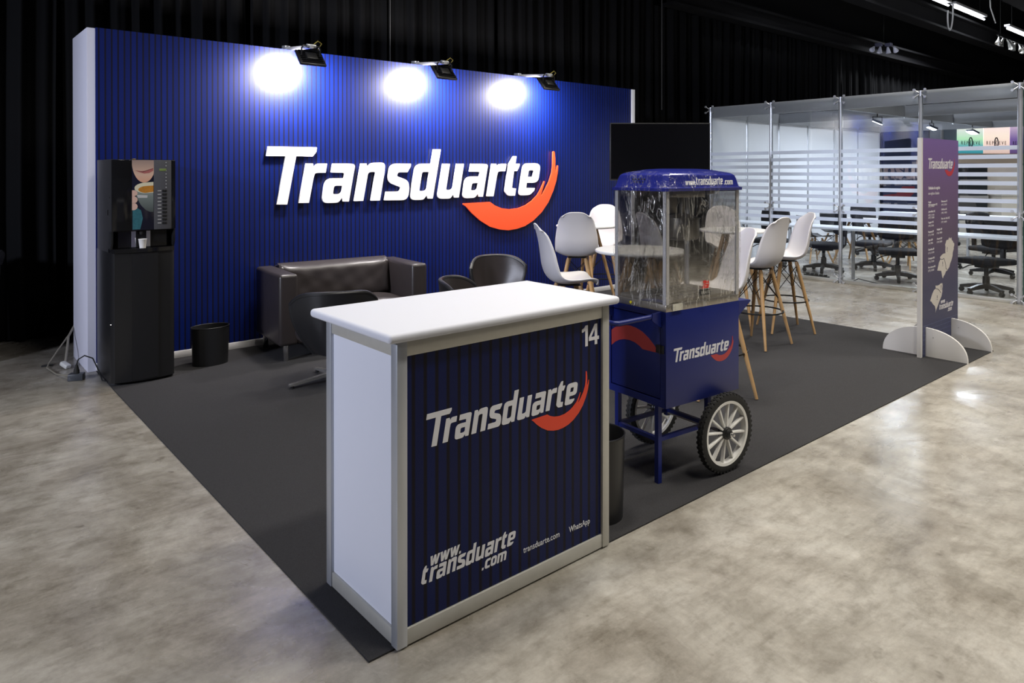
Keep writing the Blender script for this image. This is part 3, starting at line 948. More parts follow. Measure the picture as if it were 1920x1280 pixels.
cf = thing('coffee_machine', 'black vending coffee machine with a picture of a cup on its front', 'coffee machine', (0.0, 3.77, 0.962), math.radians(0.5))
b = MB()
b.prism([(0.0, 0.0), (0.02, -0.004), (cw - 0.02, -0.004), (cw, 0.0), (cw, 0.48), (0.0, 0.48)], 0.155, 0.675)
b.build('housing', mat('dark_grey_housing', (0.035, 0.034, 0.036), 0.42, 0.3), cf)
b = MB()
b.prism([(0.0, 0.09), (cw, 0.09), (cw, 0.48), (0.0, 0.48)], 0.0, 0.155)
b.build('housing_base', mat('dark_grey_housing', (0, 0, 0)), cf)
b = MB()
for xa, xb in ((0.0, 0.012), (cw - 0.012, cw)):
    b.prism([(-0.0, 0.155), (0.0, 0.07), (0.03, 0.02), (0.09, 0.02), (0.09, 0.155)], xa, xb, 'yz')
b.build('side_cheek', black_pl, cf)
b = MB()
b.box(0.001, 0.13, -0.016, -0.004, 0.16, 0.672, 0.004)
b.build('door_left_panel', mat('gloss_black', (0.008, 0.008, 0.009), 0.12), cf)
b = MB()
b.box(cw - 0.03, cw - 0.001, -0.016, -0.004, 0.16, 0.672, 0.004)
b.build('door_right_panel', MATS['gloss_black'], cf)
# control strip
b = MB()
b.box(0.2755, 0.395, -0.017, -0.004, 0.16, 0.672, 0.002)
cs = b.build('control_strip', mat('grey_control_strip', (0.10, 0.10, 0.11), 0.3, 0.3), cf)
b = MB()
b.box(0.312, 0.36, -0.0195, -0.017, 0.592, 0.610, 0.001)
b.build('display', mat('green_display', (0.10, 0.13, 0.05), 0.3, emit=(0.25, 0.35, 0.08), estr=0.15), cs)
for q in range(10):
    z = 0.445 - q * 0.0265
    b = MB()
    b.box(0.332, 0.362, -0.0205, -0.017, z - 0.009, z + 0.009, 0.0025)
    b.build('button', black_pl, cs)
    b = MB()
    b.box(0.300, 0.325, -0.0195, -0.017, z - 0.0035, z + 0.0035)
    b.build('button_label', mat('grey_label', (0.35, 0.35, 0.35), 0.5), cs)
for q in range(8):
    b = MB()
    b.lathe([(0.004, -0.0195), (0.004, -0.017)], 0.358, 0.655 - q * 0.025 if q < 2 else 0.62 - (q - 1) * 0.025, 8, 'y')
    b.build('indicator', mat('grey_label', (0, 0, 0)), cs)
# the picture: lower half of a face above a cup of coffee
b = MB()
b.box(0.13, 0.2755, -0.015, -0.004, 0.16, 0.672, 0.001)
pic = b.build('picture_panel', mat('picture_dark', (0.012, 0.012, 0.025), 0.15), cf)
PX = lambda px, py: (0.13 + (px - 592) / (858 - 592) * 0.1455, 0.672 - (py - 128) / (1010 - 128) * 0.512)


def ell(cx, cy, rx, ry, a0=0, a1=360, n=28):
    return [PX(cx + rx * math.cos(math.radians(a0 + (a1 - a0) * k / n)), cy + ry * math.sin(math.radians(a0 + (a1 - a0) * k / n))) for k in range(n + (0 if a1 - a0 == 360 else 1))]


def clipx(poly):
    return [(min(max(x, 0.1302), 0.2753), min(max(z, 0.1602), 0.6718)) for x, z in poly]


def sheet(name, poly, m, lvl):
    b = MB()
    b.prism(clipx(poly), -0.0152 - lvl * 0.0003, -0.0150, 'xz')
    return b.build(name, m, pic)


skin = gradient_mat('picture_skin', [(0, (0.62, 0.33, 0.22)), (0.35, (0.60, 0.40, 0.30)), (1, (0.30, 0.22, 0.19))], 0.51, 0.67, 0.2)
sheet('picture_face', ell(738, 128, 150, 285, 0, 180), skin, 1)
sheet('picture_lips', [PX(*p) for p in ((625, 258), (700, 268), (755, 262), (850, 228), (852, 262), (800, 292), (740, 300), (680, 282))], mat('picture_lip', (0.38, 0.13, 0.12), 0.2), 2)
sheet('picture_mouth_line', [PX(*p) for p in ((625, 258), (720, 274), (850, 232), (850, 238), (722, 282))], mat('picture_line', (0.12, 0.04, 0.04), 0.2), 3)
sheet('picture_sleeve', [PX(*p) for p in ((598, 760), (640, 720), (700, 760), (722, 860), (690, 1000), (598, 1000))], mat('picture_teal', (0.03, 0.12, 0.15), 0.3, noise=0.5, nscale=60), 1)
sheet('picture_cup', [PX(*p) for p in ((622, 500), (650, 600), (700, 700), (760, 760), (810, 785), (852, 785), (852, 420), (700, 430))], gradient_mat('picture_cup_grey', [(0, (0.05, 0.06, 0.06)), (0.6, (0.16, 0.19, 0.18)), (1, (0.30, 0.32, 0.29))], 0.28, 0.48, 0.2), 2)
sheet('picture_rim', [(x, z) for x, z in [PX(852, 405)] + ell(800, 480, 178, 72, 245, 110) + [PX(852, 540)]], mat('picture_cream', (0.62, 0.58, 0.42), 0.2), 3)
sheet('picture_coffee', [(x, z) for x, z in [PX(852, 450)] + ell(790, 500, 122, 46, 250, 110) + [PX(852, 530)]], mat('picture_coffee', (0.45, 0.19, 0.03), 0.2, noise=0.3, nscale=80), 4)
sheet('picture_tag', [PX(*p) for p in ((650, 566), (780, 574), (776, 606), (665, 604))], mat('picture_tag_grey', (0.45, 0.45, 0.45), 0.3), 4)
for fy, rr in ((545, 38), (628, 46), (712, 46)):
    sheet('picture_finger', ell(606, fy, 52, rr), mat('picture_finger', (0.60, 0.40, 0.33), 0.25), 5)
b = MB()
b.prism([(0.01, 0.09), (0.05, 0.04), (cw - 0.05, 0.04), (cw - 0.01, 0.09), (cw - 0.01, 0.10), (0.01, 0.10)], 0.03, 0.15)
b.build('cup_bay', mat('gloss_black', (0, 0, 0)), cf)
b = MB()
b.box(0.135, 0.165, 0.032, 0.04, 0.03, 0.15)
b.box(0.235, 0.262, 0.032, 0.04, 0.03, 0.15)
b.build('bay_trim', chrome, cf)
b = MB()
b.lathe([(0.012, 0.125), (0.02, 0.15)], 0.2, 0.02, 16)
b.build('spout', black_pl, cf)
b = MB()
fr2 = [(x, y - 0.012) for x, y in fr]
b.prism(fr2 + [(cw, 0.10), (0.0, 0.10)], 0.0, 0.028)
b.build('drip_tray', mat('gloss_black', (0, 0, 0)), cf, smooth=True, angle=30)
b = MB()
b.lathe([(0.006, -0.004), (0.006, 0.003)], 0.03, 0.40, 12, 'x')
b.build('lock', chrome, cf)
b = MB()
b.box(-0.004, 0.002, 0.10, 0.14, 0.27, 0.31, 0.002)
b.build('side_latch', black_pl, cf)
b = MB()
b.box(0.15, 0.17, 0.05, 0.07, 0.675, 0.682, 0.002)
b.build('hinge_cap', mat('brass', (0.6, 0.4, 0.1), 0.3, 0.8), cf)
b = MB()
b.lathe([(0.001, 0.0), (0.020, 0.0), (0.0275, 0.062), (0.029, 0.064), (0.029, 0.067), (0.026, 0.067), (0.019, 0.003), (0.001, 0.003)], 0, 0, 24)
tag(b.build('paper_cup', mat('white_paper', (0.72, 0.70, 0.67), 0.6), None, smooth=True, loc=(0.199, 3.755, 0.9905)), 'small white paper cup standing on the drip tray of the coffee machine', 'cup')

# ---------------------------------------------------------------- cables and plugs at the left end of the wall
b = MB()
b.box(-0.05, 0.05, -0.035, 0.035, 0, 0.05, 0.005)
o = tag(b.build('socket_block', mat('dark_grey_plastic', (0.045, 0.05, 0.06), 0.4), None, loc=(-0.155, 4.17, 0), rot=(0, 0, math.radians(-25))), 'dark grey socket block on the concrete at the foot of the wall end', 'socket')
t = thing('power_cable', 'black power cable with its plug running from the socket block to the coffee machine', 'cable', (-0.155, 4.17, 0.05))
b = MB()
b.lathe([(0.02, 0.0), (0.02, 0.02), (0.012, 0.05), (0.008, 0.065)], 0, 0, 12)
b.build('plug', rubber, t)
b = MB()
b.tube([(0, 0, 0.06), (0.01, 0.0, 0.10), (0.05, -0.01, 0.125), (0.1, -0.03, 0.10), (0.125, -0.10, 0.02), (0.135, -0.18, -0.038), (0.158, -0.25, -0.04)], 0.005, 8)
b.build('cord', rubber, t)
t = thing('extension_lead', 'beige extension lead with a white connector hanging behind the wall end', 'cable', (-0.17, 4.62, 0))
b = MB()
b.box(-0.022, 0.022, -0.04, 0.04, 0.002, 0.034, 0.008)
b.build('white_connector', mat('white_plastic', (0.62, 0.62, 0.60), 0.4), t, rot=(0.35, 0, 0.5), loc=(0, -0.03, 0.012))
b = MB()
b.tube([(0.01, 0.02, 0.035), (0.03, 0.08, 0.12), (0.06, 0.22, 0.2), (0.12, 0.34, 0.26)], 0.009, 8)
b.build('cord', mat('beige_cord', (0.22, 0.20, 0.16), 0.6), t)
t = thing('loose_cable', 'thin grey cord looping on the concrete to the socket block', 'cable', (-0.22, 4.6, 0))
b = MB()
b.tube([(0.16, 0.34, 0.24), (0.04, 0.25, 0.1), (-0.03, 0.19, 0.015), (-0.06, 0.06, 0.01), (-0.03, -0.2, 0.01), (0.02, -0.40, 0.03)], 0.006, 8)
b.build('cord', mat('beige_cord', (0, 0, 0)), t)
b = MB()
b.lathe([(0.012, -0.04), (0.016, 0.0), (0.012, 0.04)], 0.02, 0, 10, 'x')
b.build('inline_joint', rubber, t, loc=(-0.045, 0.14, 0.0))

# tall bin wrapped in a black bag, left edge
t = thing('tall_refuse_bin', 'tall black refuse bin with a plastic bag folded over its rim at the left edge', 'bin', (-0.83, 5.32, 0))
b = MB()
b.lathe([(0.001, 0.0), (0.27, 0.0), (0.285, 0.3), (0.287, 0.3), (0.30, 0.6), (0.302, 0.6), (0.315, 0.84), (0.325, 0.84), (0.325, 0.87), (0.30, 0.87), (0.001, 0.80)], 0, 0, 36)
b.build('bin_body', mat('dark_bin', (0.02, 0.021, 0.024), 0.5), t, smooth=True, angle=40)
b = MB()
rnd = random.Random(4)
js = [rnd.uniform(-1, 1) for _ in range(48)]


def bag(u, v):
    k = int(u * 48) % 48
    r = 0.318 + 0.022 * math.sin(PI * v) + 0.008 * js[k]
    return (r * math.cos(2 * PI * u), r * math.sin(2 * PI * u), 0.78 + 0.115 * math.sin(v * PI * 0.55) + 0.008 * js[(k * 7) % 48] * v)


b.grid(bag, 48, 6, closed_u=True)
b.build('bin_bag', mat('black_bag', (0.03, 0.03, 0.035), 0.2), t, smooth=True, angle=30)

# ---------------------------------------------------------------- sofa
sf = thing('two_seat_sofa', 'dark leather two-seat sofa with block arms against the blue wall', 'sofa', (1.155, 3.60, 0.006), math.radians(-4.8))
SW, SD = 1.34, 0.68


def cushion(x0, x1, y0, y1, z0, z1, r=0.03, m_=None, name='cushion', parent=None, puff=0.0, seed=0):
    b = MB()
    b.box(x0, x1, y0, y1, z0, z1, r, 3)
    o = b.build(name, m_, parent, smooth=True, angle=60)
    return o


cushion(0.0, 0.155, 0.0, SD, 0.13, 0.71, 0.028, leather, 'arm', sf)
cushion(SW - 0.155, SW, 0.0, SD, 0.13, 0.71, 0.028, leather, 'arm', sf)
cushion(0.15, SW - 0.15, 0.48, SD, 0.13, 0.715, 0.03, leather, 'back_frame', sf)
cushion(0.15, SW - 0.15, 0.02, 0.5, 0.13, 0.27, 0.02, leather, 'seat_base', sf)


def pillow(x0, x1, y0, y1, z0, z1, puff, rot=0.0, seed=1):
    rnd = random.Random(seed)
    b = MB()
    cxm, cym = (x0 + x1) / 2, (y0 + y1) / 2

    def fn(u, v, s):
        x = x0 + (x1 - x0) * u
        y = y0 + (y1 - y0) * v
        e = (1 - (2 * u - 1) ** 6) * (1 - (2 * v - 1) ** 6)
        z = (z1 + puff * e ** 0.7 + 0.004 * math.sin(17 * u + 9 * v) * e) if s else z0
        return (x, y, z - 0.02 * (1 - e ** 0.5) * s)
    b.box(x0, x1, y0, y1, z0, z1 - 0.02, 0.015, 2)
    b.grid(lambda u, v: fn(u, v, 1), 28, 20)
    return b


b = pillow(0.158, SW - 0.158, 0.0, 0.46, 0.27, 0.40, 0.03)
b.build('seat_cushion', leather, sf, smooth=True, angle=60)
# back cushion: leaning, slightly pleated
b = MB()


def backc(u, v):
    e = (1 - (2 * u - 1) ** 8) * (1 - (2 * v - 1) ** 8)
    x = 0.158 + (SW - 0.316) * u
    z = 0.40 + 0.325 * v
    y = 0.475 - 0.085 * e ** 0.6 + 0.05 * v - 0.0012 * (math.sin(u * 40 + v * 9) + math.sin(u * 23 - v * 14)) * e
    return (x, y, z)


b.grid(backc, 60, 20)
b.grid(lambda u, v: (0.158 + (SW - 0.316) * u, 0.525 + 0.10 * v, 0.725 + 0.012 * math.sin(PI * v)), 30, 6)
b.build('back_cushion', leather, sf, smooth=True, angle=60)
for (x, y) in ((0.07, 0.06), (SW - 0.07, 0.06), (0.07, SD - 0.06), (SW - 0.07, SD - 0.06)):
    b = MB()
    b.lathe([(0.020, 0.0), (0.022, 0.003), (0.022, 0.13)], x, y, 16)
    b.build('leg', chrome, sf)

# ---------------------------------------------------------------- swivel shell chairs


def shell_chair(label, loc, rz):
    t = thing('swivel_lounge_chair', label, 'chair', loc, rz, 'leather swivel chairs')
    # back: a fan-shaped shell wrapped round the seat, facing +Y
    def back(u, v, off=0.0):
        s_ = 2 * u - 1
        hw = 0.135 + 0.155 * math.sin(v * PI / 2) ** 0.9
        x = hw * s_ * (1 + off)
        y = -0.25 - 0.06 * v - off + 0.20 * abs(s_) ** 2.2 * (0.75 + 0.25 * v)
        z = 0.25 + 0.445 * v - v * (0.015 * s_ * s_ + 0.075 * abs(s_) ** 6)
        return (x, y, z)
    b = MB()
    b.grid(lambda u, v: back(u, v, 0.0), 36, 14)
    o = b.build('backrest', [leather], t, smooth=True, angle=80, solid=0.0)
    b = MB()
    b.grid(lambda u, v: back(u, v, 0.035), 36, 14)
    b.build('back_shell', leather_back, t, smooth=True, angle=80)
    b = MB()
    edge = []
    for k in range(15):
        edge.append((0, k / 14))
    pts = [(0.0, v / 12) for v in range(13)] + [(u / 30, 1.0) for u in range(1, 31)] + [(1.0, 1 - v / 12) for v in range(1, 13)]
    P = []
    for u, v in pts:
        a = Vector(back(u, v, 0.0))
        c = Vector(back(u, v, 0.035))
        P.append((a + c) / 2)
    b.tube(P, 0.0185, 10)
    b.build('piped_edge', leather_back, t, smooth=True)
    b = MB()
    b.lathe([(0.001, 0.30), (0.20, 0.30), (0.245, 0.33), (0.255, 0.37), (0.24, 0.405), (0.15, 0.42), (0.001, 0.422)], 0, 0.03, 36, 'z', 1.05, 1.0)
    b.build('seat', leather, t, smooth=True, angle=60)
    b = MB()
    b.lathe([(0.11, 0.27), (0.12, 0.30), (0.001, 0.30)][::-1] + [(0.11, 0.27), (0.028, 0.26), (0.025, 0.06), (0.035, 0.055)], 0, 0, 24)
    b.build('column', chrome, t, smooth=True, angle=40)
    for k in range(4):
        a = math.radians(90 * k + 19)
        b = MB()
        b.M = Matrix.Rotation(a, 4, 'Z')
        b.prism([(0.0, 0.075), (0.0, 0.05), (0.30, 0.02), (0.325, 0.02), (0.325, 0.032), (0.30, 0.036)], -0.017, 0.017, 'xz')
        f = b.build('base_leg', mat('polished_alu', (0.62, 0.61, 0.58), 0.22, 0.85), t)
        b = MB()
        b.lathe([(0.014, 0.0), (0.014, 0.02)], 0.305 * math.cos(a), 0.305 * math.sin(a), 12)
        b.build('foot_pad', black_pl, f)
    return t


c1 = shell_chair('black swivel chair behind the counter with its back to the viewer, chrome star foot showing', (1.27, 2.88, 0.006), math.radians(-22))
dup(c1, (3.27, 3.34, 0.006), math.radians(166), 'brown leather swivel chair with wide rounded back right of the sofa')
dup(c1, (2.30, 2.42, 0.006), math.radians(-140), 'brown leather swivel chair mostly hidden by the counter, only its rounded top showing')

# ---------------------------------------------------------------- bar stools


def stool(label, loc, rz):
    t = thing('bar_stool', label, 'stool', loc, rz, 'white shell bar stools')
    prof = [(0.225, -0.045), (0.205, -0.018), (0.15, -0.006), (0.05, -0.022), (-0.05, -0.026), (-0.13, -0.004), (-0.175, 0.045), (-0.200, 0.12), (-0.212, 0.21), (-0.228, 0.31), (-0.250, 0.395), (-0.262, 0.432)]
    hw = [0.150, 0.185, 0.205, 0.214, 0.218, 0.220, 0.220, 0.217, 0.207, 0.188, 0.160, 0.132]
    cs_ = [0.02, 0.025, 0.035, 0.045, 0.05, 0.055, 0.05, 0.03, 0.01, 0.0, 0.0, -0.005]
    cf_ = [0, 0, 0, 0, 0.01, 0.04, 0.065, 0.075, 0.07, 0.055, 0.035, 0.02]

    def samp(arr, v):
        f = v * (len(arr) - 1)
        i = min(int(f), len(arr) - 2)
        g = f - i
        def get(j):
            return arr[min(max(j, 0), len(arr) - 1)]
        p0, p1, p2, p3 = get(i - 1), get(i), get(i + 1), get(i + 2)
        def cr(a, b_, c, d):
            return 0.5 * ((2 * b_) + (-a + c) * g + (2 * a - 5 * b_ + 4 * c - d) * g * g + (-a + 3 * b_ - 3 * c + d) * g ** 3)
        if isinstance(p0, tuple):
            return tuple(cr(p0[q], p1[q], p2[q], p3[q]) for q in range(2))
        return cr(p0, p1, p2, p3)

    def sh(u, v):
        y, z = samp(prof, v)
        s_ = 2 * u - 1
        # round the corners of the front lip and of the top
        k = abs(s_) ** 2.6
        x = samp(hw, v) * (s_ * (1 - 0.03 * k))
        z2 = z + samp(cs_, v) * k
        y2 = y + samp(cf_, v) * k
        if v > 0.85:
            z2 -= 0.05 * (v - 0.85) / 0.15 * abs(s_) ** 3.5
        if v < 0.12:
            y2 -= 0.04 * (0.12 - v) / 0.12 * abs(s_) ** 3
        return (x, y2, 0.715 + z2)
    b = MB()
    b.grid(sh, 22, 34)
    b.build('seat_shell', shell_white, t, smooth=True, angle=80, solid=0.009)
    tops = [(sx * 0.085, sy * 0.075, 0.675) for sx, sy in ((1, 1), (-1, 1), (-1, -1), (1, -1))]
    feet = [(sx * 0.215, sy * 0.205, 0.004) for sx, sy in ((1, 1), (-1, 1), (-1, -1), (1, -1))]
    for a, c in zip(tops, feet):
        a = Vector(a)
        c = Vector(c)
        b = MB()
        b.tube([c, c + (a - c) * 0.5, a + (c - a) * 0.04, a], [0.011, 0.0165, 0.019, 0.015], 10)
        b.build('leg', wood, t)
    b = MB()
    hub = Vector((0, 0, 0.70))
    b.box(-0.09, 0.09, -0.08, 0.08, 0.675, 0.683)
    for i in range(4):
        a, c = Vector(tops[i]), Vector(feet[i])
        a2, c2 = Vector(tops[(i + 1) % 4]), Vector(feet[(i + 1) % 4])
        for f1, f2 in ((0.05, 0.42), (0.42, 0.05)):
            b.tube([a + (c - a) * f1, a2 + (c2 - a2) * f2], 0.0038, 6)
    b.build('wire_brace', wire, t)
    n = 32
    zr = 0.30
    rr = (Vector(tops[0]) + (Vector(feet[0]) - Vector(tops[0])) * (1 - zr / 0.675))
    R = math.hypot(rr.x, rr.y)
    b = MB()
    b.tube([(R * math.cos(2 * PI * k / n), R * math.sin(2 * PI * k / n), zr) for k in range(n + 1)], 0.007, 8)
    b.build('foot_ring', wire, t)
    return t


def bar_table(label, loc, rz, r=0.34, h=0.955):
    t = thing('bar_table', label, 'table', loc, rz, 'round white bar tables')
    b = MB()
    b.lathe([(0.001, h - 0.024), (r - 0.012, h - 0.024), (r - 0.002, h - 0.018), (r, h - 0.008), (r - 0.004, h - 0.001), (r - 0.012, h), (0.001, h)], 0, 0, 64)
    b.build('table_top', table_white, t, smooth=True, angle=50)
    tops = [Vector((sx * 0.07, sy * 0.07, h - 0.026)) for sx, sy in ((1, 1), (-1, 1), (-1, -1), (1, -1))]
    feet = [Vector((sx * 0.25, sy * 0.25, 0.005)) for sx, sy in ((1, 1), (-1, 1), (-1, -1), (1, -1))]
    for a, c in zip(tops, feet):
        b = MB()
        b.tube([c, c + (a - c) * 0.5, a], [0.012, 0.018, 0.02], 10)
        b.build('leg', wood, t)
    b = MB()
    for i in range(4):
        a, c, a2, c2 = tops[i], feet[i], tops[(i + 1) % 4], feet[(i + 1) % 4]
        for f1, f2 in ((0.03, 0.35), (0.35, 0.03)):
            b.tube([a + (c - a) * f1, a2 + (c2 - a2) * f2], 0.0038, 6)
    b.build('wire_brace', wire, t)
    b = MB()
    b.box(-0.1, 0.1, -0.1, 0.1, h - 0.03, h - 0.024)
    b.build('mount_plate', wire, t)
    return t


Z0 = 0.006


def face(x, y, tx, ty):
    """turn so that local +Y looks at the target"""
    return math.atan2(ty - y, tx - x) - PI / 2


t1 = bar_table('round white bar table nearest the blue wall, between two white stools', (4.60, 3.52, Z0), 0.2)
dup(t1, (3.10, 1.50, Z0), 0.5, 'round white bar table just behind the glass box of the popcorn cart')
dup(t1, (5.30, 2.12, Z0), 0.3, 'round white bar table seen behind the right edge of the popcorn cart glass')
s1 = stool('white bar stool seen side-on just behind the counter, facing right', (2.76, 1.93, Z0), math.radians(-40.7 - 90 + 8))
dup(s1, (4.05, 3.12, Z0), face(4.05, 3.12, 4.7, 3.7), 'white bar stool, back to the viewer, in front of the table nearest the blue wall')
dup(s1, (5.16, 3.78, Z0), face(5.16, 3.78, 4.45, 3.2), 'white bar stool facing the viewer behind the table nearest the blue wall')
dup(s1, (3.20, 0.90, Z0), math.radians(-40.7 + 90 + 6), 'white bar stool just behind the popcorn cart, its seat seen through the glass box')
dup(s1, (4.68, 1.46, Z0), math.radians(-40.7 + 40), 'white bar stool with its back to the viewer immediately right of the popcorn cart')
dup(s1, (5.40, 1.60, Z0), math.radians(-40.7 + 90), 'rightmost white bar stool, facing left at the edge of the carpet')
dup(s1, (6.02, 2.68, 0.0), face(6.02, 2.68, 5.3, 1.9), 'white bar stool facing the viewer behind the table, seen through the popcorn cart glass')
dup(s1, (4.55, 2.42, Z0), face(4.55, 2.42, 5.3, 2.12), 'white bar stool half hidden behind the glass and kettle of the popcorn cart')

# ---------------------------------------------------------------- screen on a stand
tv = thing('television', 'wide black flat screen standing beside the right end of the blue wall', 'television', (5.45, 3.18, 0.006), math.radians(-40.7))
b = MB()
b.box(-0.575, 0.575, -0.02, 0.02, 1.445, 2.105, 0.004)
b.build('screen_housing', black_pl, tv)
b = MB()
b.box(-0.563, 0.563, -0.0215, -0.0195, 1.462, 2.093)
b.build('screen', mat('dark_screen', (0.004, 0.004, 0.005), 0.12), tv)
b = MB()
b.box(-0.35, 0.35, 0.02, 0.05, 1.6, 1.95, 0.005)
b.build('back_cover', black_matt, tv)
b = MB()
b.box(-0.035, 0.035, 0.05, 0.09, 0.02, 1.9, 0.004)
b.build('stand_pole', black_matt, tv)
b = MB()
b.box(-0.3, 0.3, -0.12, 0.26, 0.0, 0.02, 0.006)
b.build('stand_base', black_matt, tv)

# ---------------------------------------------------------------- popcorn cart
CA = math.radians(-4.7)
cart = thing('popcorn_cart', 'blue painted popcorn cart with white spoked wheels and company lettering', 'cart', (1.695, 0.16, 0.006), CA)
BW, BD, Z_0, Z_1 = 0.56, 0.42, 0.385, 0.855
b = MB()
b.box(0.0, BW, 0.0, 0.006, Z_0, Z_1, 0.001)
b.build('front_panel', cart_blue, cart)
fpn = b
b = MB()
b.box(0.004, BW, 0.006, 0.012, Z_0, Z_0 + 0.01)
b.box(BW - 0.006, BW, 0.006, BD, Z_0, Z_1)
b.box(0.006, BW - 0.006, BD - 0.006, BD, Z_0, Z_1)
b.box(0.006, BW - 0.006, 0.006, BD - 0.006, Z_0, Z_0 + 0.006)
b.box(0.006, BW - 0.006, 0.006, BD - 0.006, Z_1 - 0.006, Z_1)
b.build('cart_body', cart_blue, cart)
b = MB()
b.box(0.0, 0.02, 0.006, 0.036, Z_0, Z_1)
b.box(0.0, 0.02, BD - 0.03, BD - 0.006, Z_0, Z_1)
b.box(0.0, 0.02, 0.036, BD - 0.03, Z_0, Z_0 + 0.035)
b.box(0.0, 0.02, 0.036, BD - 0.03, Z_1 - 0.03, Z_1)
b.build('door_frame', cart_blue, cart)
b = MB()
b.box(0.002, 0.012, 0.040, BD - 0.034, Z_0 + 0.041, Z_1 - 0.034, 0.001)
dr = b.build('door', cart_blue, cart)
b = MB()
b.box(-0.006, 0.002, 0.012, 0.034, 0.65, 0.69, 0.002)
b.box(-0.006, 0.002, 0.042, 0.064, 0.65, 0.69, 0.002)
b.lathe([(0.005, 0.648), (0.005, 0.692)], -0.004, 0.038, 10)
b.build('hinge', black_pl, dr)
# brush stroke on the door, turned half round
k = 1.12 / 1000
xs = [p[0] for p in LOGO[11][0]]
zt = LOGO[11][0][0][1]
pts = [(-(px - min(xs)) * k, -(py - zt) * k) for px, py in LOGO[11][0]]
lim = -(BD - 0.034 - 0.045)
cut = []
for p, q in zip(pts, pts[1:] + pts[:1]):          # the stroke is trimmed at the door's edge
    if p[0] >= lim:
        cut.append(p)
    if (p[0] >= lim) != (q[0] >= lim):
        f = (lim - p[0]) / (q[0] - p[0])
        cut.append((lim, p[1] + f * (q[1] - p[1])))
loops = [cut]
filled('brush_stroke', loops, cart_red, dr, 0.0006, Matrix.Translation((0.0015, 0.045, 0.648)) @ Matrix.Rotation(-PI / 2, 4, 'Z') @ UP)
house_logo(0.462, 0.054, -0.0004, 0.605, white_print, cart_red, cart, 0.0008)
# legs and lower frame
for (x, y) in ((0.005, 0.055), (0.005, 0.34)):
    b = MB()
    b.box(x, x + 0.025, y, y + 0.025, 0.0, Z_0)
    b.build('leg', cart_blue, cart)
for (x, y) in ((0.39 - 0.0125, 0.055), (0.39 - 0.0125, 0.34)):
    b = MB()
    b.box(x, x + 0.025, y, y + 0.025, 0.185, Z_0)
    b.build('wheel_strut', cart_blue, cart)
for args in ((0.03, 0.378, 0.058, 0.078), (0.03, 0.378, 0.343, 0.363)):
    b = MB()
    b.box(*args, 0.205, 0.225)
    b.build('frame_bar', cart_blue, cart)
for x in (0.0075, 0.38):
    b = MB()
    b.box(x, x + 0.02, 0.08, 0.34, 0.205, 0.225)
    b.build('frame_bar', cart_blue, cart)
b = MB()
b.lathe([(0.009, -0.085), (0.009, 0.47)], 0.39, 0.202, 12, 'y')
b.build('axle', steel, cart)


def wheel(y):
    wx, wz, R = 0.39, 0.202, 0.202
    wt = bpy.data.objects.new('wheel', None)
    COL.objects.link(wt)
    wt.parent = cart
    wt.location = (wx, y, wz)
    n = 72
    b = MB()
    prof = [(R - 0.040, -0.016), (R - 0.020, -0.021), (R - 0.006, -0.016), (R - 0.001, -0.006), (R - 0.001, 0.006), (R - 0.006, 0.016), (R - 0.020, 0.021), (R - 0.040, 0.016)]
    for j in range(len(prof)):
        pass
    rings = []
    for r, z in prof:
        rings.append([b.bm.verts.new((r * math.cos(2 * PI * q / n), z, r * math.sin(2 * PI * q / n))) for q in range(n)])
    for j in range(len(prof)):
        A, B = rings[j], rings[(j + 1) % len(prof)]
        for q in range(n):
            b.bm.faces.new((A[q], A[(q + 1) % n], B[(q + 1) % n], B[q]))
    tyre = b.build('tyre', rubber, wt, smooth=True, angle=40)
    b = MB()
    for q in range(48):
        a = 2 * PI * q / 48
        for sy, da in ((-1, 0), (1, 0.5), (0, 0.25)):
            b.M = Matrix.Rotation(-(a + da * 2 * PI / 48), 4, 'Y')
            if sy:
                b.box(R - 0.016, R - 0.001, sy * 0.012 - 0.006, sy * 0.012 + 0.006, -0.006, 0.006)
            else:
                b.box(R - 0.006, R + 0.002, -0.005, 0.005, -0.005, 0.005)
    o = b.build('tread_blocks', rubber, wt)
    o['kind'] = 'stuff'
    b = MB()
    prof = [(R - 0.052, -0.017), (R - 0.038, -0.019), (R - 0.038, 0.019), (R - 0.052, 0.017)]
    rings = []
    for r, z in prof:
        rings.append([b.bm.verts.new((r * math.cos(2 * PI * q / n), z, r * math.sin(2 * PI * q / n))) for q in range(n)])
    for j in range(len(prof)):
        A, B = rings[j], rings[(j + 1) % len(prof)]
        for q in range(n):
            b.bm.faces.new((A[q], A[(q + 1) % n], B[(q + 1) % n], B[q]))
    b.build('rim', mat('white_wheel_plastic', (0.72, 0.71, 0.68), 0.35), wt, smooth=True, angle=40)
    for q in range(12):
        b = MB()
        b.M = Matrix.Rotation(2 * PI * q / 12 + 0.15, 4, 'Y')
        b.box(0.028, R - 0.050, -0.010, 0.010, -0.0055, 0.0055, 0.002, 1)
        b.build('spoke', MATS['white_wheel_plastic'], wt)
    b = MB()
    b.lathe([(0.030, -0.022), (0.032, -0.018), (0.032, 0.018), (0.030, 0.022)], 0, 0, 24, 'y')
    b.lathe([(0.018, -0.036), (0.022, -0.022)], 0, 0, 20, 'y')
    b.build('hub', black_pl, wt, smooth=True, angle=30)
    b = MB()
    b.lathe([(0.007, -0.058), (0.007, -0.036)], 0, 0, 10, 'y')
    b.lathe([(0.013, -0.044), (0.013, -0.036)], 0, 0, 6, 'y')
    b.build('axle_nut', chrome, wt)


wheel(-0.045)
wheel(0.455)
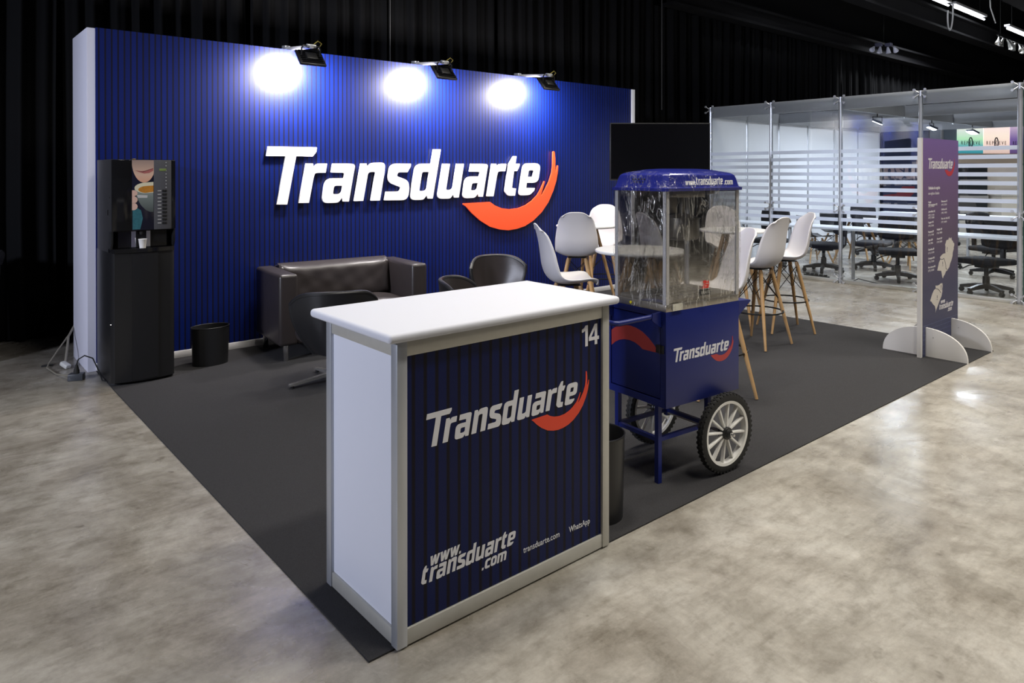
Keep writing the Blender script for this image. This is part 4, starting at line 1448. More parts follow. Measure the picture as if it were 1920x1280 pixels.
# push handle
b = MB()
b.tube([(0.0, 0.045, 0.835), (-0.27, 0.045, 0.828), (-0.285, 0.052, 0.828), (-0.29, 0.065, 0.828), (-0.29, 0.36, 0.828), (-0.285, 0.373, 0.828), (-0.27, 0.38, 0.828), (0.0, 0.38, 0.835)], 0.0125, 14)
b.build('push_handle', cart_blue, cart, smooth=True, angle=50)
for y in (0.03, 0.375):
    b = MB()
    b.prism([(0.0, 0.855), (-0.06, 0.852), (-0.065, 0.82), (-0.05, 0.808), (0.0, 0.775)], y, y + 0.006, 'xz')
    b.build('handle_bracket', cart_blue, cart)
b = MB()
b.prism([(BW, 0.855), (BW + 0.10, 0.850), (BW + 0.10, 0.842), (BW, 0.775)], 0.0, 0.006, 'xz')
b.prism([(BW, 0.855), (BW + 0.10, 0.850), (BW + 0.10, 0.842), (BW, 0.775)], BD - 0.006, BD, 'xz')
b.box(BW, BW + 0.10, 0.006, BD - 0.006, 0.842, 0.85)
b.build('side_shelf', cart_blue, cart)

# ---- popcorn maker standing on the cart
M0 = Vector((1.695, 0.16, 0.861))
pm = thing('popcorn_machine', 'popcorn machine with a blue roof and glass box wrapped in clear film on the cart', 'popcorn machine', M0, CA)
PW, PD = 0.56, 0.36
b = MB()
b.box(0.0, PW, 0.0, PD, 0.0, 0.035, 0.003)
b.build('steel_base', steel, pm)
for (x, y) in ((0, 0), (PW - 0.022, 0), (0, PD - 0.022), (PW - 0.022, PD - 0.022)):
    b = MB()
    sx = 1 if x == 0 else -1
    sy = 1 if y == 0 else -1
    X, Yc = (x if sx == 1 else x + 0.022), (y if sy == 1 else y + 0.022)
    b.box(min(X, X + sx * 0.022), max(X, X + sx * 0.022), min(Yc, Yc + sy * 0.003), max(Yc, Yc + sy * 0.003), 0.035, 0.60)
    b.box(min(X, X + sx * 0.003), max(X, X + sx * 0.003), min(Yc, Yc + sy * 0.022), max(Yc, Yc + sy * 0.022), 0.035, 0.60)
    b.build('corner_post', mat('light_alu', (0.60, 0.60, 0.62), 0.3, 0.45), pm)
for nm, args in (('front_pane', (0.022, PW - 0.022, 0.004, 0.007)), ('rear_pane', (0.022, PW - 0.022, PD - 0.007, PD - 0.004)), ('side_pane', (0.004, 0.007, 0.022, PD - 0.022)), ('side_pane', (PW - 0.007, PW - 0.004, 0.022, PD - 0.022))):
    b = MB()
    b.box(*args, 0.036, 0.60)
    b.build(nm, clear_acrylic, pm)
# film wrapped round
b = MB()
rnd = random.Random(3)


def wrap(u, v):
    per = [(-0.006, -0.006), (PW + 0.006, -0.006), (PW + 0.006, PD + 0.006), (-0.006, PD + 0.006)]
    s_ = u * 4
    i = int(s_) % 4
    f = s_ - int(s_)
    a, c = per[i], per[(i + 1) % 4]
    x = a[0] + (c[0] - a[0]) * f
    y = a[1] + (c[1] - a[1]) * f
    nx, ny = [(0, -1), (1, 0), (0, 1), (-1, 0)][i]
    bul = math.sin(PI * f) * (0.0025 * math.sin(31 * u + 13 * v) + 0.002 * math.sin(67 * u - 29 * v) + 0.002)
    bul += 0.006 * max(0, 1 - v * 12) * math.sin(90 * u) ** 2
    return (x + nx * bul, y + ny * bul, 0.005 + v * 0.61)


b.grid(wrap, 160, 60, closed_u=True)
b.build('stretch_film', film, pm, smooth=True, angle=80)


# roof
def roof_ring(ox, z, cut):
    x0, x1, y0, y1 = -ox, PW + ox, -ox, PD + ox
    c = cut
    return [(x0 + c, y0, z), (x1 - c, y0, z), (x1, y0 + c, z), (x1, y1 - c, z), (x1 - c, y1, z), (x0 + c, y1, z), (x0, y1 - c, z), (x0, y0 + c, z)]


def loft(b, rings, cap=True):
    R = [[b.bm.verts.new(b.M @ Vector(p)) for p in r] for r in rings]
    n = len(R[0])
    for A, B in zip(R, R[1:]):
        for q in range(n):
            b.bm.faces.new((A[q], A[(q + 1) % n], B[(q + 1) % n], B[q]))
    if cap:
        b.bm.faces.new(R[0][::-1])
        b.bm.faces.new(R[-1])
    return b


roof_m = mat('blue_roof_plastic', (0.018, 0.024, 0.20), 0.16, spec=0.6)
b = MB()
loft(b, [roof_ring(0.016, 0.590, 0.012), roof_ring(0.018, 0.604, 0.014), roof_ring(0.009, 0.607, 0.016), roof_ring(0.006, 0.612, 0.018), roof_ring(-0.002, 0.652, 0.022), roof_ring(-0.007, 0.668, 0.024), roof_ring(-0.018, 0.678, 0.028), roof_ring(-0.035, 0.684, 0.03), roof_ring(-0.10, 0.698, 0.03), roof_ring(-0.15, 0.702, 0.02)])
rf = b.build('roof', roof_m, pm, smooth=True, angle=28)
for q in range(9):
    b = MB()
    yy = 0.225 - (q % 5) * 0.020 - (0.010 if q > 4 else 0)
    zz = 0.648 if q < 5 else 0.634
    b.lathe([(0.0042, -0.004), (0.0042, 0.012)], yy, zz, 10, 'x')
    b.build('vent_hole', black_matt, rf)
TL = Matrix.Translation((0, 0.0005, 0.0)) @ Matrix.Rotation(math.radians(-13), 4, 'X')
TB = Matrix.Translation((0, -0.0055, 0.619)) @ Matrix.Rotation(math.radians(-11.3), 4, 'X')
place_word(W_WWW, 0.075, 0.135, 0, 0, white_print, rf, M=TB, up=1.1)
place_word(WORD_URL, 0.21, 0.215, 0, 0, white_print, rf, M=TB, up=1.3)
place_word(W_COM, 0.075, 0.430, 0, 0, white_print, rf, M=TB, up=1.1)
# film bunched over the roof
film2 = film_mat('stretch_film_roof', 0.35)
b = MB()
loft(b, [roof_ring(0.021, 0.586, 0.012), roof_ring(0.022, 0.606, 0.014), roof_ring(0.011, 0.612, 0.02), roof_ring(0.002, 0.652, 0.024), roof_ring(-0.003, 0.671, 0.026), roof_ring(-0.018, 0.683, 0.028), roof_ring(-0.035, 0.689, 0.03)], cap=False)
b.build('roof_film', film2, pm, smooth=True, angle=60)
# inside: kettle hanging from its bracket
b = MB()
b.lathe([(0.001, 0.325), (0.075, 0.325), (0.085, 0.332), (0.090, 0.345), (0.090, 0.435), (0.096, 0.437), (0.096, 0.442), (0.086, 0.442), (0.084, 0.35), (0.001, 0.345)], 0.33, 0.19, 36)
kt = b.build('kettle', mat('worn_steel', (0.30, 0.29, 0.27), 0.3, 0.9, noise=0.3, nscale=20), pm, smooth=True, angle=40)
b = MB()
b.lathe([(0.088, 0.443), (0.06, 0.455), (0.02, 0.462), (0.001, 0.463)], 0.33, 0.19, 30)
b.build('lid', steel, kt, smooth=True, angle=50)
b = MB()
b.tube([(0.40, 0.19, 0.335), (0.44, 0.19, 0.32), (0.46, 0.17, 0.30)], 0.006, 8)
b.build('tipping_handle', black_pl, kt)
b = MB()
b.box(0.30, 0.36, 0.25, 0.29, 0.46, 0.60, 0.004)
b.box(0.32, 0.34, 0.18, 0.20, 0.46, 0.60, 0.002)
b.build('kettle_bracket', steel, pm)
b = MB()
b.box(0.20, 0.46, 0.14, 0.30, 0.55, 0.60, 0.006)
b.build('motor_box', steel, pm)
b = MB()
b.box(0.395, 0.43, 0.05, 0.085, 0.57, 0.60, 0.006)
b.build('light_socket', steel, pm)
b = MB()
b.tube([(0.36, 0.27, 0.55), (0.42, 0.27, 0.50), (0.44, 0.25, 0.40), (0.42, 0.22, 0.35)], 0.007, 8)
b.build('kettle_cord', black_pl, pm)
b = MB()
b.box(0.02, PW - 0.02, 0.02, PD - 0.02, 0.036, 0.05)
fl_ = b.build('tray_floor', mat('steel_tray', (0.45, 0.43, 0.40), 0.35, 0.7), pm)
b = MB()
for i in range(9):
    for j in range(4):
        b.box(0.10 + i * 0.04, 0.115 + i * 0.04, 0.07 + j * 0.065, 0.11 + j * 0.065, 0.0502, 0.0512)
o = b.build('tray_slots', black_matt, fl_)
o['kind'] = 'stuff'
b = MB()
b.prism([(0.254, 0.058), (0.326, 0.058), (0.326, 0.086), (0.254, 0.086)], -0.0005, 0.0025, 'xz')
st = b.build('brand_sticker', mat('sticker_black', (0.02, 0.02, 0.02), 0.5), pm)
b = MB()
b.prism([(0.266, 0.092), (0.316, 0.092), (0.321, 0.108), (0.316, 0.128), (0.284, 0.132), (0.272, 0.126), (0.278, 0.114)], -0.0005, 0.0025, 'xz')
b.build('sticker_emblem', mat('sticker_red', (0.70, 0.03, 0.02), 0.4), st)
b = MB()
b.box(0.292, 0.313, -0.001, -0.0004, 0.1135, 0.1175)
b.box(0.286, 0.300, -0.001, -0.0004, 0.102, 0.105)
b.build('emblem_mark', mat('sticker_cream', (0.6, 0.5, 0.45), 0.4), st)
text('sticker_word', 'BRAESI', mat('sticker_grey', (0.45, 0.45, 0.42), 0.5), st, 0.020, 0.258, -0.0008, 0.065, 0.064, 0.0004)
b = MB()
b.lathe([(0.007, -0.0095), (0.007, -0.006)], 0.235, 0.018, 14, 'x')
b.build('yellow_dot', mat('yellow_dot', (0.7, 0.6, 0.02), 0.4), pm)
b = MB()
b.box(0.04, 0.11, -0.009, -0.007, 0.004, 0.038)
b.build('paper_label', mat('pale_label', (0.6, 0.58, 0.5), 0.5), pm)

# ---------------------------------------------------------------- standing banner on two half-round feet
bn = thing('standing_banner', 'tall purple-blue standing board with a map on white half-round feet', 'banner', (5.255, 0.31, 0.0))
BWd, BH = 0.84, 1.83
b = MB()
b.box(0.0, BWd, 0.0, 0.032, 0.006, BH)
b.build('board', mat('foam_board', (0.62, 0.60, 0.58), 0.5), bn)
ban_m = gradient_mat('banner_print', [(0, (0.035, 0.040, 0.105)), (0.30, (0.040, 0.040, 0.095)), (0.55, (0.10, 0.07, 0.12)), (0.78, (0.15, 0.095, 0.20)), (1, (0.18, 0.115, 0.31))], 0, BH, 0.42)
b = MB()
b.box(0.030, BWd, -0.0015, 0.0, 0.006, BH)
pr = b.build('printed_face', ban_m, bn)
ty = -0.0019
bred = mat('banner_red', (0.45, 0.045, 0.06), 0.45)
bwht = mat('banner_white', (0.62, 0.60, 0.62), 0.5)
house_logo(0.615, 0.140, ty, 1.575, bwht, bred, pr, 0.0006)
S = 0.034
lines = [('Unidades de negócio', 0.145, 1.40, 0.26, 0.0010), ('em regiões e Estados', 0.145, 1.355, 0.24, 0.0)]
for s_, x, z, wd, off in lines:
    text('heading', s_, bwht, pr, S, x, ty, z, wd, 0.0006, off)
ent = [('Itajaí\nNavegantes SC', 0.145, 1.285, 0.20, '(47) 3000', 1.25), ('Blumenau SC', 0.435, 1.285, 0.14, '(47) 3200', 1.255), ('Joinville SC', 0.145, 1.205, 0.15, '(47) 3100\n(47) 3300', 1.175), ('Criciúma SC', 0.435, 1.215, 0.13, '(48) 3400', 1.185),
       ('Lages SC', 0.145, 1.115, 0.12, '(49) 3500', 1.085), ('Rio do Sul SC', 0.435, 1.135, 0.20, '(47) 3600', 1.105), ('Itupeva SP', 0.145, 1.035, 0.12, '(11) 3700', 1.008), ('Matão SP', 0.335, 1.045, 0.12, '(16) 3800', 1.015),
       ('Jaú SP', 0.145, 0.965, 0.10, '(14) 3900', 0.937), ('Avaré SP', 0.335, 0.965, 0.12, '(14) 3000', 0.937), ('Guarulhos SP', 0.145, 0.885, 0.13, '(11) 3100', 0.857), ('Contagem MG', 0.145, 0.810, 0.14, '(31) 3200', 0.782), ('Nova Serrana MG', 0.145, 0.735, 0.16, '(37) 3300', 0.707)]
for a, x, z, wd, c, z2 in ent:
    text('town_name', a, bwht, pr, 0.022, x, ty, z, wd, 0.0006, 0.0006)
    text('town_number', c, bwht, pr, 0.022, x, ty, z2, min(wd, 0.13), 0.0006)
map1 = [(5.88, 0.97), (5.90, 0.955), (5.93, 0.965), (5.94, 0.94), (5.97, 0.93), (5.975, 0.915), (6.0, 0.91), (5.998, 0.885), (5.985, 0.875), (5.99, 0.86), (5.965, 0.83), (5.96, 0.80), (5.93, 0.76), (5.90, 0.735), (5.88, 0.705), (5.83, 0.68), (5.80, 0.675), (5.775, 0.65), (5.75, 0.64), (5.73, 0.62), (5.715, 0.635), (5.70, 0.67), (5.69, 0.69), (5.64, 0.695), (5.60, 0.70), (5.62, 0.73), (5.64, 0.765), (5.67, 0.79), (5.665, 0.81), (5.70, 0.825), (5.74, 0.835), (5.79, 0.835), (5.785, 0.86), (5.79, 0.89), (5.78, 0.91), (5.80, 0.93), (5.81, 0.945), (5.84, 0.95), (5.855, 0.945)]
map2 = [(5.72, 0.58), (5.725, 0.555), (5.715, 0.53), (5.72, 0.51), (5.70, 0.47), (5.65, 0.43), (5.625, 0.405), (5.60, 0.385), (5.57, 0.355), (5.56, 0.34), (5.565, 0.37), (5.55, 0.40), (5.50, 0.425), (5.47, 0.45), (5.445, 0.452), (5.45, 0.465), (5.465, 0.48), (5.49, 0.51), (5.53, 0.54), (5.57, 0.548), (5.56, 0.575), (5.61, 0.57), (5.65, 0.572), (5.67, 0.58)]
mcream = mat('map_cream', (0.55, 0.51, 0.47), 0.5)
for nm, mp in (('north_map', map1), ('south_map', map2)):
    m_ = filled(nm, [[(x - 5.255, z) for x, z in mp]], mcream, pr, 0.0006, Matrix.Translation((0, ty, 0)) @ UP)
mline = mat('map_line', (0.05, 0.045, 0.09), 0.5)
b = MB()
for pts in ([(5.665, 0.795), (5.72, 0.787), (5.75, 0.795), (5.775, 0.765), (5.79, 0.74), (5.80, 0.70), (5.83, 0.69)], [(5.57, 0.548), (5.62, 0.54), (5.655, 0.52), (5.68, 0.50)]):
    b.tube([(x - 5.255, ty - 0.0004, z) for x, z in pts], 0.0022, 5)
b.build('map_border', mline, pr)
for x, z in ((5.83, 0.865), (5.725, 0.745), (5.69, 0.545), (5.60, 0.465)):
    b = MB()
    b.box(x - 5.259, x - 5.251, ty - 0.001, ty, z - 0.004, z + 0.022)
    b.box(x - 5.266, x - 5.244, ty - 0.001, ty, z - 0.016, z - 0.012)
    b.build('map_pin', mline, pr)
place_word(W_WWW, 0.10, 0.430, ty, 0.405, bwht, pr)
place_word(WORD_URL, 0.33, 0.395, ty, 0.355, bwht, pr)
place_word(W_COM, 0.10, 0.590, ty, 0.318, bwht, pr)
b = MB()
ln = mat('pale_blue_line', (0.10, 0.12, 0.22), 0.5)
for q in range(7):
    z = 0.03 + q * 0.038
    b.box(0.032, BWd - 0.002, ty - 0.0002, ty + 0.0003, z, z + 0.003)
for q in range(14):
    for r_ in range(6):
        x = 0.04 + (q + 0.5 * (r_ % 2)) * 0.058
        b.box(x, x + 0.003, ty - 0.0002, ty + 0.0003, 0.03 + r_ * 0.038, 0.068 + r_ * 0.038)
o = b.build('printed_tile_lines', ln, pr)
o['kind'] = 'stuff'
foot_m = mat('white_foot_board', (0.66, 0.64, 0.62), 0.45)
for fx in (0.105, 0.69):
    arc = [(0.015 - 0.33 * math.cos(PI * q / 32), 0.245 * math.sin(PI * q / 32) ** 0.85) for q in range(33)]
    b = MB()
    b.prism([(-0.315, 0.0)] + arc[1:-1] + [(0.345, 0.0)], fx - 0.012, fx + 0.012, 'yz')
    fo = b.build('half_round_foot', foot_m, bn)
    b = MB()
    b.lathe([(0.004, fx - 0.013), (0.004, fx - 0.011)], -0.06, 0.17, 8, 'x')
    b.build('screw', steel, fo)

# ---------------------------------------------------------------- glass room
GX = 8.76
GY = [4.77, 3.70, 2.64, 1.60, 0.52]
GH = 2.595
gw = thing('glass_partition', 'glass partition with silver posts and frosted stripes right of the booth', 'partition', (GX, 2.6, 0))


def gb():
    b = MB()
    b.M = Matrix.Translation((-GX, -2.6, 0))
    return b


for y in GY:
    b = gb()
    b.lathe([(0.027, 0.0), (0.027, GH)], GX, y, 8)
    po = b.build('post', alu2, gw)
    for z in (0.06, 1.04, GH - 0.04):
        b = gb()
        for sy in (-1, 1):
            for sz in (-1, 1):
                b.tube([(GX - 0.02, y, z), (GX - 0.045, y + sy * 0.06, z + sz * 0.045)], 0.006, 6)
                b.lathe([(0.016, GX - 0.06), (0.016, GX - 0.04)], y + sy * 0.065, z + sz * 0.048, 10, 'x')
        b.lathe([(0.034, z - 0.035), (0.034, z + 0.035)], GX, y, 12)
        b.build('glass_clamp', alu2, po)
for i, (ya, yb) in enumerate(zip(GY, GY[1:])):
    b = gb()
    b.box(GX - 0.034, GX - 0.026, yb + 0.02, ya - 0.02, 0.05, GH - 0.01)
    pane = b.build('glass_pane', glass, gw)
    for q in range(10):
        z = 0.885 + q * 0.1055
        b = gb()
        b.box(GX - 0.0365, GX - 0.0345, yb + 0.02, ya - 0.02, z - 0.024, z + 0.026)
        b.build('frosted_stripe', frost, pane)
    b = gb()
    b.box(GX - 0.025, GX + 0.02, yb + 0.025, ya - 0.025, 0.0, 0.05, 0.004)
    b.build('floor_rail', alu, gw)
    b = gb()
    b.box(GX - 0.02, GX + 0.02, yb + 0.025, ya - 0.025, GH - 0.175, GH, 0.004)
    b.build('top_beam', mat('pale_beam', (0.33, 0.345, 0.375), 0.4, 0.1), gw)
# return pane along X at the right-hand corner
gr = thing('glass_return', 'glass partition running away to the right from the corner post', 'partition', (GX, 0.52, 0))
b = MB()
b.box(0.03, 2.0, -0.034, -0.026, 0.02, GH - 0.01)
pane = b.build('glass_pane', glass, gr)
b = MB()
b.box(0.024, 0.03, -0.036, -0.024, 0.02, GH - 0.01)
b.build('pane_edge', glass_edge, pane)
for q in range(10):
    z = 0.885 + q * 0.1055
    b = MB()
    b.box(0.03, 2.0, -0.0365, -0.0345, z - 0.024, z + 0.026)
    b.build('frosted_stripe', frost, pane)
b = MB()
b.box(0.03, 6.3, -0.02, 0.02, GH - 0.175, GH, 0.004)
b.build('top_beam', MATS['pale_beam'], gr)

# white panel wall of the room
bw = thing('panel_wall', 'white panelled back wall of the glass room with silver posts', 'partition', (GX, 4.77, 0))
panel_m = mat('white_room_panel', (0.78, 0.81, 0.87), 0.5)
for q in range(6):
    b = MB()
    b.box(0.02 + q * 1.05, 1.03 + q * 1.05, -0.004, 0.004, 0.06, GH - 0.17)
    b.build('wall_panel', panel_m, bw)
    b = MB()
    b.box(0.02 + q * 1.05, 1.03 + q * 1.05, -0.018, 0.018, 0.0, 0.06)
    b.build('floor_rail', alu, bw)
    b = MB()
    b.box(0.02 + q * 1.05, 1.03 + q * 1.05, -0.018, 0.018, GH - 0.17, GH)
    b.build('top_beam', MATS['pale_beam'], bw)
    b = MB()
    b.lathe([(0.025, 0.0), (0.025, GH)], (q + 1) * 1.05, 0, 8)
    b.build('post', alu2, bw)
# far side: one post and beams overhead
cg = thing('ceiling_grid', 'pale beams spanning overhead inside the glass room', 'beam', (GX, 0.52, GH - 0.175))
for x in (2.1, 4.2, 6.3):
    b = MB()
    b.box(x - 0.02, x + 0.02, 0.03, 4.22, 0, 0.175, 0.004)
    b.build('cross_beam', MATS['pale_beam'], cg)
for y in (2.10,):
    b = MB()
    b.box(0.03, 6.3, y - 0.02, y + 0.02, 0, 0.175, 0.004)
    b.build('long_beam', MATS['pale_beam'], cg)
for x in (2.1, 4.2):
    b = MB()
    b.lathe([(0.027, -0.02), (0.027, 0.18)], x, 2.10, 8)
    b.build('beam_joint', alu2, cg)
b = MB()
b.lathe([(0.035, 0.0), (0.035, GH)], 0, 0, 8)
tag(b.build('far_post', alu2, None, loc=(15.06, 0.78, 0)), 'slim silver post at the far side of the glass room', 'post')

# flood lamps inside the room
for i, (x, y, lab) in enumerate(((9.89, 2.62, 'left of the three lit flood lamps inside the glass room'), (12.0, 2.62, 'middle of the three lit flood lamps inside the glass room'), (13.98, 2.62, 'right of the three lit flood lamps inside the glass room'))):
    t = thing('room_flood_lamp', lab, 'lamp', (x, y, 2.285), math.radians(20 * (i - 1)), 'lit floods in the glass room')
    b = MB()
    b.box(-0.10, 0.10, -0.07, 0.07, 0.0, 0.035, 0.005)
    b.build('lamp_housing', mat('blue_grey_metal', (0.05, 0.06, 0.09), 0.4, 0.5), t, rot=(0.45, 0, 0.6))
    b = MB()
    b.box(-0.09, 0.09, -0.06, 0.06, -0.006, 0.0)
    b.build('lit_face', lit, t, rot=(0.45, 0, 0.6))
    b = MB()
    b.tube([(-0.09, 0, 0.02), (-0.09, 0, 0.09), (0.09, 0, 0.09), (0.09, 0, 0.02)], 0.006, 6)
    b.tube([(0, 0, 0.09), (0, 0, 0.145)], 0.009, 6)
    b.build('yoke', black_pl, t)

# long white desk behind the glass
dk = thing('long_white_desk', 'long white desk running behind the glass partition', 'desk', (8.88, 0.0, 0))
b = MB()
b.box(0.0, 0.5, 0.58, 4.6, 0.725, 0.755, 0.003)
b.build('desk_top', mat('desk_white', (0.74, 0.78, 0.86), 0.35), dk)
for (x, y) in ((0.4, 3.68), (0.4, 2.70), (0.4, 1.6), (0.4, 0.66), (0.4, 4.5)):
    b = MB()
    b.lathe([(0.025, 0.0), (0.025, 0.725)], x, y, 8)
    b.build('desk_leg', alu2, dk)


# office chairs


def office_chair(label, loc, rz):
    t = thing('office_chair', label, 'chair', loc, rz, 'black office chairs in the glass room')
    b = MB()
    b.box(-0.25, 0.25, -0.23, 0.23, 0.375, 0.45, 0.03, 3)
    b.build('seat', black_fab, t, smooth=True, angle=60)
    b = MB()

    def bk(u, v):
        s_ = 2 * u - 1
        return (0.235 * s_ * (1 - 0.08 * abs(2 * v - 1) ** 4), -0.27 + 0.05 * s_ * s_ + 0.03 * (v - 0.5) ** 2 - 0.03 * v, 0.56 + 0.38 * v - 0.03 * abs(s_) ** 4 * (1 if v > 0.5 else -1))
    b.grid(bk, 16, 12)
    b.build('backrest', black_fab, t, smooth=True, angle=80, solid=0.055)
    b = MB()
    b.tube([(0, -0.1, 0.37), (0, -0.26, 0.38), (0, -0.305, 0.43), (0, -0.315, 0.66)], 0.035, 8)
    b.build('back_support', black_pl, t)
    b = MB()
    b.box(-0.09, 0.09, -0.12, 0.10, 0.33, 0.38, 0.01)
    b.build('seat_mechanism', black_pl, t)
    b = MB()
    b.tube([(0.08, 0.0, 0.36), (0.2, 0.04, 0.34), (0.28, 0.06, 0.29)], 0.008, 6)
    b.build('lever', black_pl, t)
    b = MB()
    b.lathe([(0.04, 0.08), (0.042, 0.12), (0.04, 0.22), (0.026, 0.225), (0.026, 0.34)], 0, 0, 16)
    b.build('gas_column', black_pl, t)
    for k in range(5):
        a = 2 * PI * k / 5 + 0.3
        b = MB()
        b.M = Matrix.Rotation(a, 4, 'Z')
        b.prism([(0.0, 0.13), (0.0, 0.07), (0.27, 0.055), (0.30, 0.06), (0.30, 0.085), (0.15, 0.118)], -0.022, 0.022, 'xz')
        f = b.build('base_arm', black_pl, t)
        b = MB()
        b.M = Matrix.Rotation(a, 4, 'Z')
        b.lathe([(0.026, -0.022), (0.03, -0.016), (0.03, 0.016), (0.026, 0.022)], 0.285, 0.03, 14, 'y')
        b.build('caster', rubber, f)
    return t


oc = office_chair('black office chair behind the glass just left of the standing banner', (9.62, 2.22, 0), math.radians(115))
dup(oc, (9.30, 1.02, 0), math.radians(70), 'black office chair behind the glass just right of the standing banner')
dup(oc, (9.70, 3.35, 0), math.radians(40), 'black office chair behind the glass next to the rightmost bar stool')
dup(oc, (9.72, 4.28, 0), math.radians(100), 'black office chair farthest left behind the glass, beside the white panels')
dup(oc, (12.6, 3.9, 0), math.radians(140), 'black office chair deep in the glass room behind the round grey table')
dup(oc, (11.6, 2.35, 0), math.radians(120), 'black office chair deep in the glass room behind the chair left of the banner')
dup(oc, (11.1, 1.45, 0), math.radians(160), 'black office chair deep in the glass room behind the chair right of the banner')
dup(oc, (10.55, 2.95, 0), math.radians(190), 'black office chair second in from the glass, left of the round grey table')

# second desk, round table, wooden-legged chairs
d2 = thing('second_white_desk', 'white desk far inside the glass room', 'desk', (13.4, 2.9, 0))
b = MB()
b.box(0, 0.6, -2.0, 1.3, 0.725, 0.755, 0.003)
b.build('desk_top', MATS['desk_white'], d2)
for y in (-1.9, -0.3, 1.2):
    b = MB()
    b.lathe([(0.025, 0), (0.025, 0.725)], 0.3, y, 8)
    b.build('desk_leg', alu2, d2)
rt = thing('round_table', 'round grey table on wooden legs inside the glass room', 'table', (11.35, 3.55, 0))
b = MB()
b.lathe([(0.001, 0.71), (0.48, 0.71), (0.50, 0.725), (0.50, 0.735), (0.001, 0.735)], 0, 0, 48)
b.build('table_top', mat('grey_table_top', (0.36, 0.35, 0.36), 0.35), rt)
for sx, sy in ((1, 1), (-1, 1), (-1, -1), (1, -1)):
    b = MB()
    b.tube([(sx * 0.30, sy * 0.30, 0), (sx * 0.1, sy * 0.1, 0.71)], [0.014, 0.022], 10)
    b.build('leg', wood, rt)
b = MB()
for i in range(4):
    a = (i + 0.5) * PI / 2
    c = (i + 1.5) * PI / 2
    b.tube([(0.16 * math.cos(a), 0.16 * math.sin(a), 0.7), (0.33 * math.cos(c), 0.33 * math.sin(c), 0.42)], 0.004, 5)
b.build('wire_brace', wire, rt)


def side_chair(label, loc, rz):
    t = thing('side_chair', label, 'chair', loc, rz, 'black side chairs with wooden legs')

    def sh(u, v):
        s_ = 2 * u - 1
        P = [(0.22, 0.43), (0.10, 0.44), (-0.08, 0.43), (-0.19, 0.47), (-0.23, 0.60), (-0.26, 0.80)]
        f = v * 5
        i = min(int(f), 4)
        g = f - i
        y = P[i][0] * (1 - g) + P[i + 1][0] * g
        z = P[i][1] * (1 - g) + P[i + 1][1] * g
        return (0.23 * s_ * (1 - 0.15 * v), y + 0.05 * s_ * s_ * v, z + 0.04 * s_ * s_ * (1 - v))
    b = MB()
    b.grid(sh, 12, 20)
    b.build('seat_shell', black_pl, t, smooth=True, angle=80, solid=0.01)
    for sx, sy in ((1, 1), (-1, 1), (-1, -1), (1, -1)):
        b = MB()
        b.tube([(sx * 0.23, sy * 0.22, 0), (sx * 0.10, sy * 0.09, 0.415)], [0.011, 0.017], 8)
        b.build('leg', wood, t)
    b = MB()
    for i, (p, q) in enumerate((((1, 1), (-1, 1)), ((-1, 1), (-1, -1)), ((-1, -1), (1, -1)), ((1, -1), (1, 1)))):
        b.tube([(p[0] * 0.11, p[1] * 0.1, 0.40), (q[0] * 0.18, q[1] * 0.17, 0.2)], 0.004, 5)
        b.tube([(q[0] * 0.11, q[1] * 0.1, 0.40), (p[0] * 0.18, p[1] * 0.17, 0.2)], 0.004, 5)
    b.build('wire_brace', wire, t)
    return t


sc = side_chair('black chair with wooden legs left of the round grey table in the glass room', (10.75, 4.05, 0), math.radians(-120))
dup(sc, (11.9, 4.2, 0), math.radians(160), 'black chair with wooden legs behind the round grey table in the glass room')
dup(sc, (11.9, 3.0, 0), math.radians(40), 'black chair with wooden legs right of the round grey table in the glass room')
dup(sc, (11.15, 2.65, 0), math.radians(-20), 'black chair with wooden legs in front of the round grey table in the glass room')

# cables on the floor of the room
b = MB()
b.tube([(8.83, 2.55, 0.006), (9.0, 2.50, 0.05), (9.02, 2.2, 0.006), (8.92, 1.95, 0.006), (8.88, 1.7, 0.006)], 0.007, 6)
tag(b.build('floor_cable', rubber), 'black cable on the floor just behind the glass', 'cable')
t = thing('socket_strip', 'black socket strip on the floor behind the glass by the rightmost stool', 'socket', (9.02, 3.12, 0), math.radians(80))
b = MB()
b.box(-0.2, 0.2, -0.03, 0.03, 0, 0.035, 0.005)
b.build('strip_body', black_pl, t)
for q in range(5):
    b = MB()
    b.box(-0.17 + q * 0.075, -0.13 + q * 0.075, -0.02, 0.02, 0.035, 0.055, 0.005)
    b.build('plug', rubber, t)

# ---------------------------------------------------------------- neighbouring booths beyond the room
nb = thing('navy_booth_wall', 'dark navy wall of a neighbouring booth with large pale letters and a red shape', 'wall', (15.99, 5.06, 0), math.radians(-40.7))
b = MB()
b.box(0, 1.05, 0, 0.1, 0.0, 2.62)
b.build('wall_body', mat('navy_board', (0.025, 0.035, 0.085), 0.5), nb)
pale = mat('dusty_pink_letter', (0.30, 0.23, 0.25), 0.5)
text('big_letters', 'nsub', pale, nb, 0.60, 0.02, -0.003, 1.42, 1.0, 0.004, 0.02)
b = MB()
b.prism([(0.0, 0.9), (0.55, 0.9), (0.75, 1.10), (0.72, 1.22), (0.45, 1.22), (0.3, 1.05), (0.0, 1.02)], -0.004, 0.0, 'xz')
b.build('red_shape', mat('dull_red', (0.22, 0.03, 0.035), 0.5), nb)
gp = thing('grey_booth_wall', 'plain blue-grey booth wall between the navy wall and the lit green panel', 'wall', (16.81, 4.36, 0), math.radians(-80))
b = MB()
b.box(0, 0.57, 0, 0.08, 0, 2.6)
b.build('wall_body', mat('blue_grey_board', (0.20, 0.24, 0.31), 0.5), gp)
b = MB()
b.lathe([(0.03, 0), (0.03, 2.6)], 0.25, -0.03, 8)
b.build('post', alu2, gp)

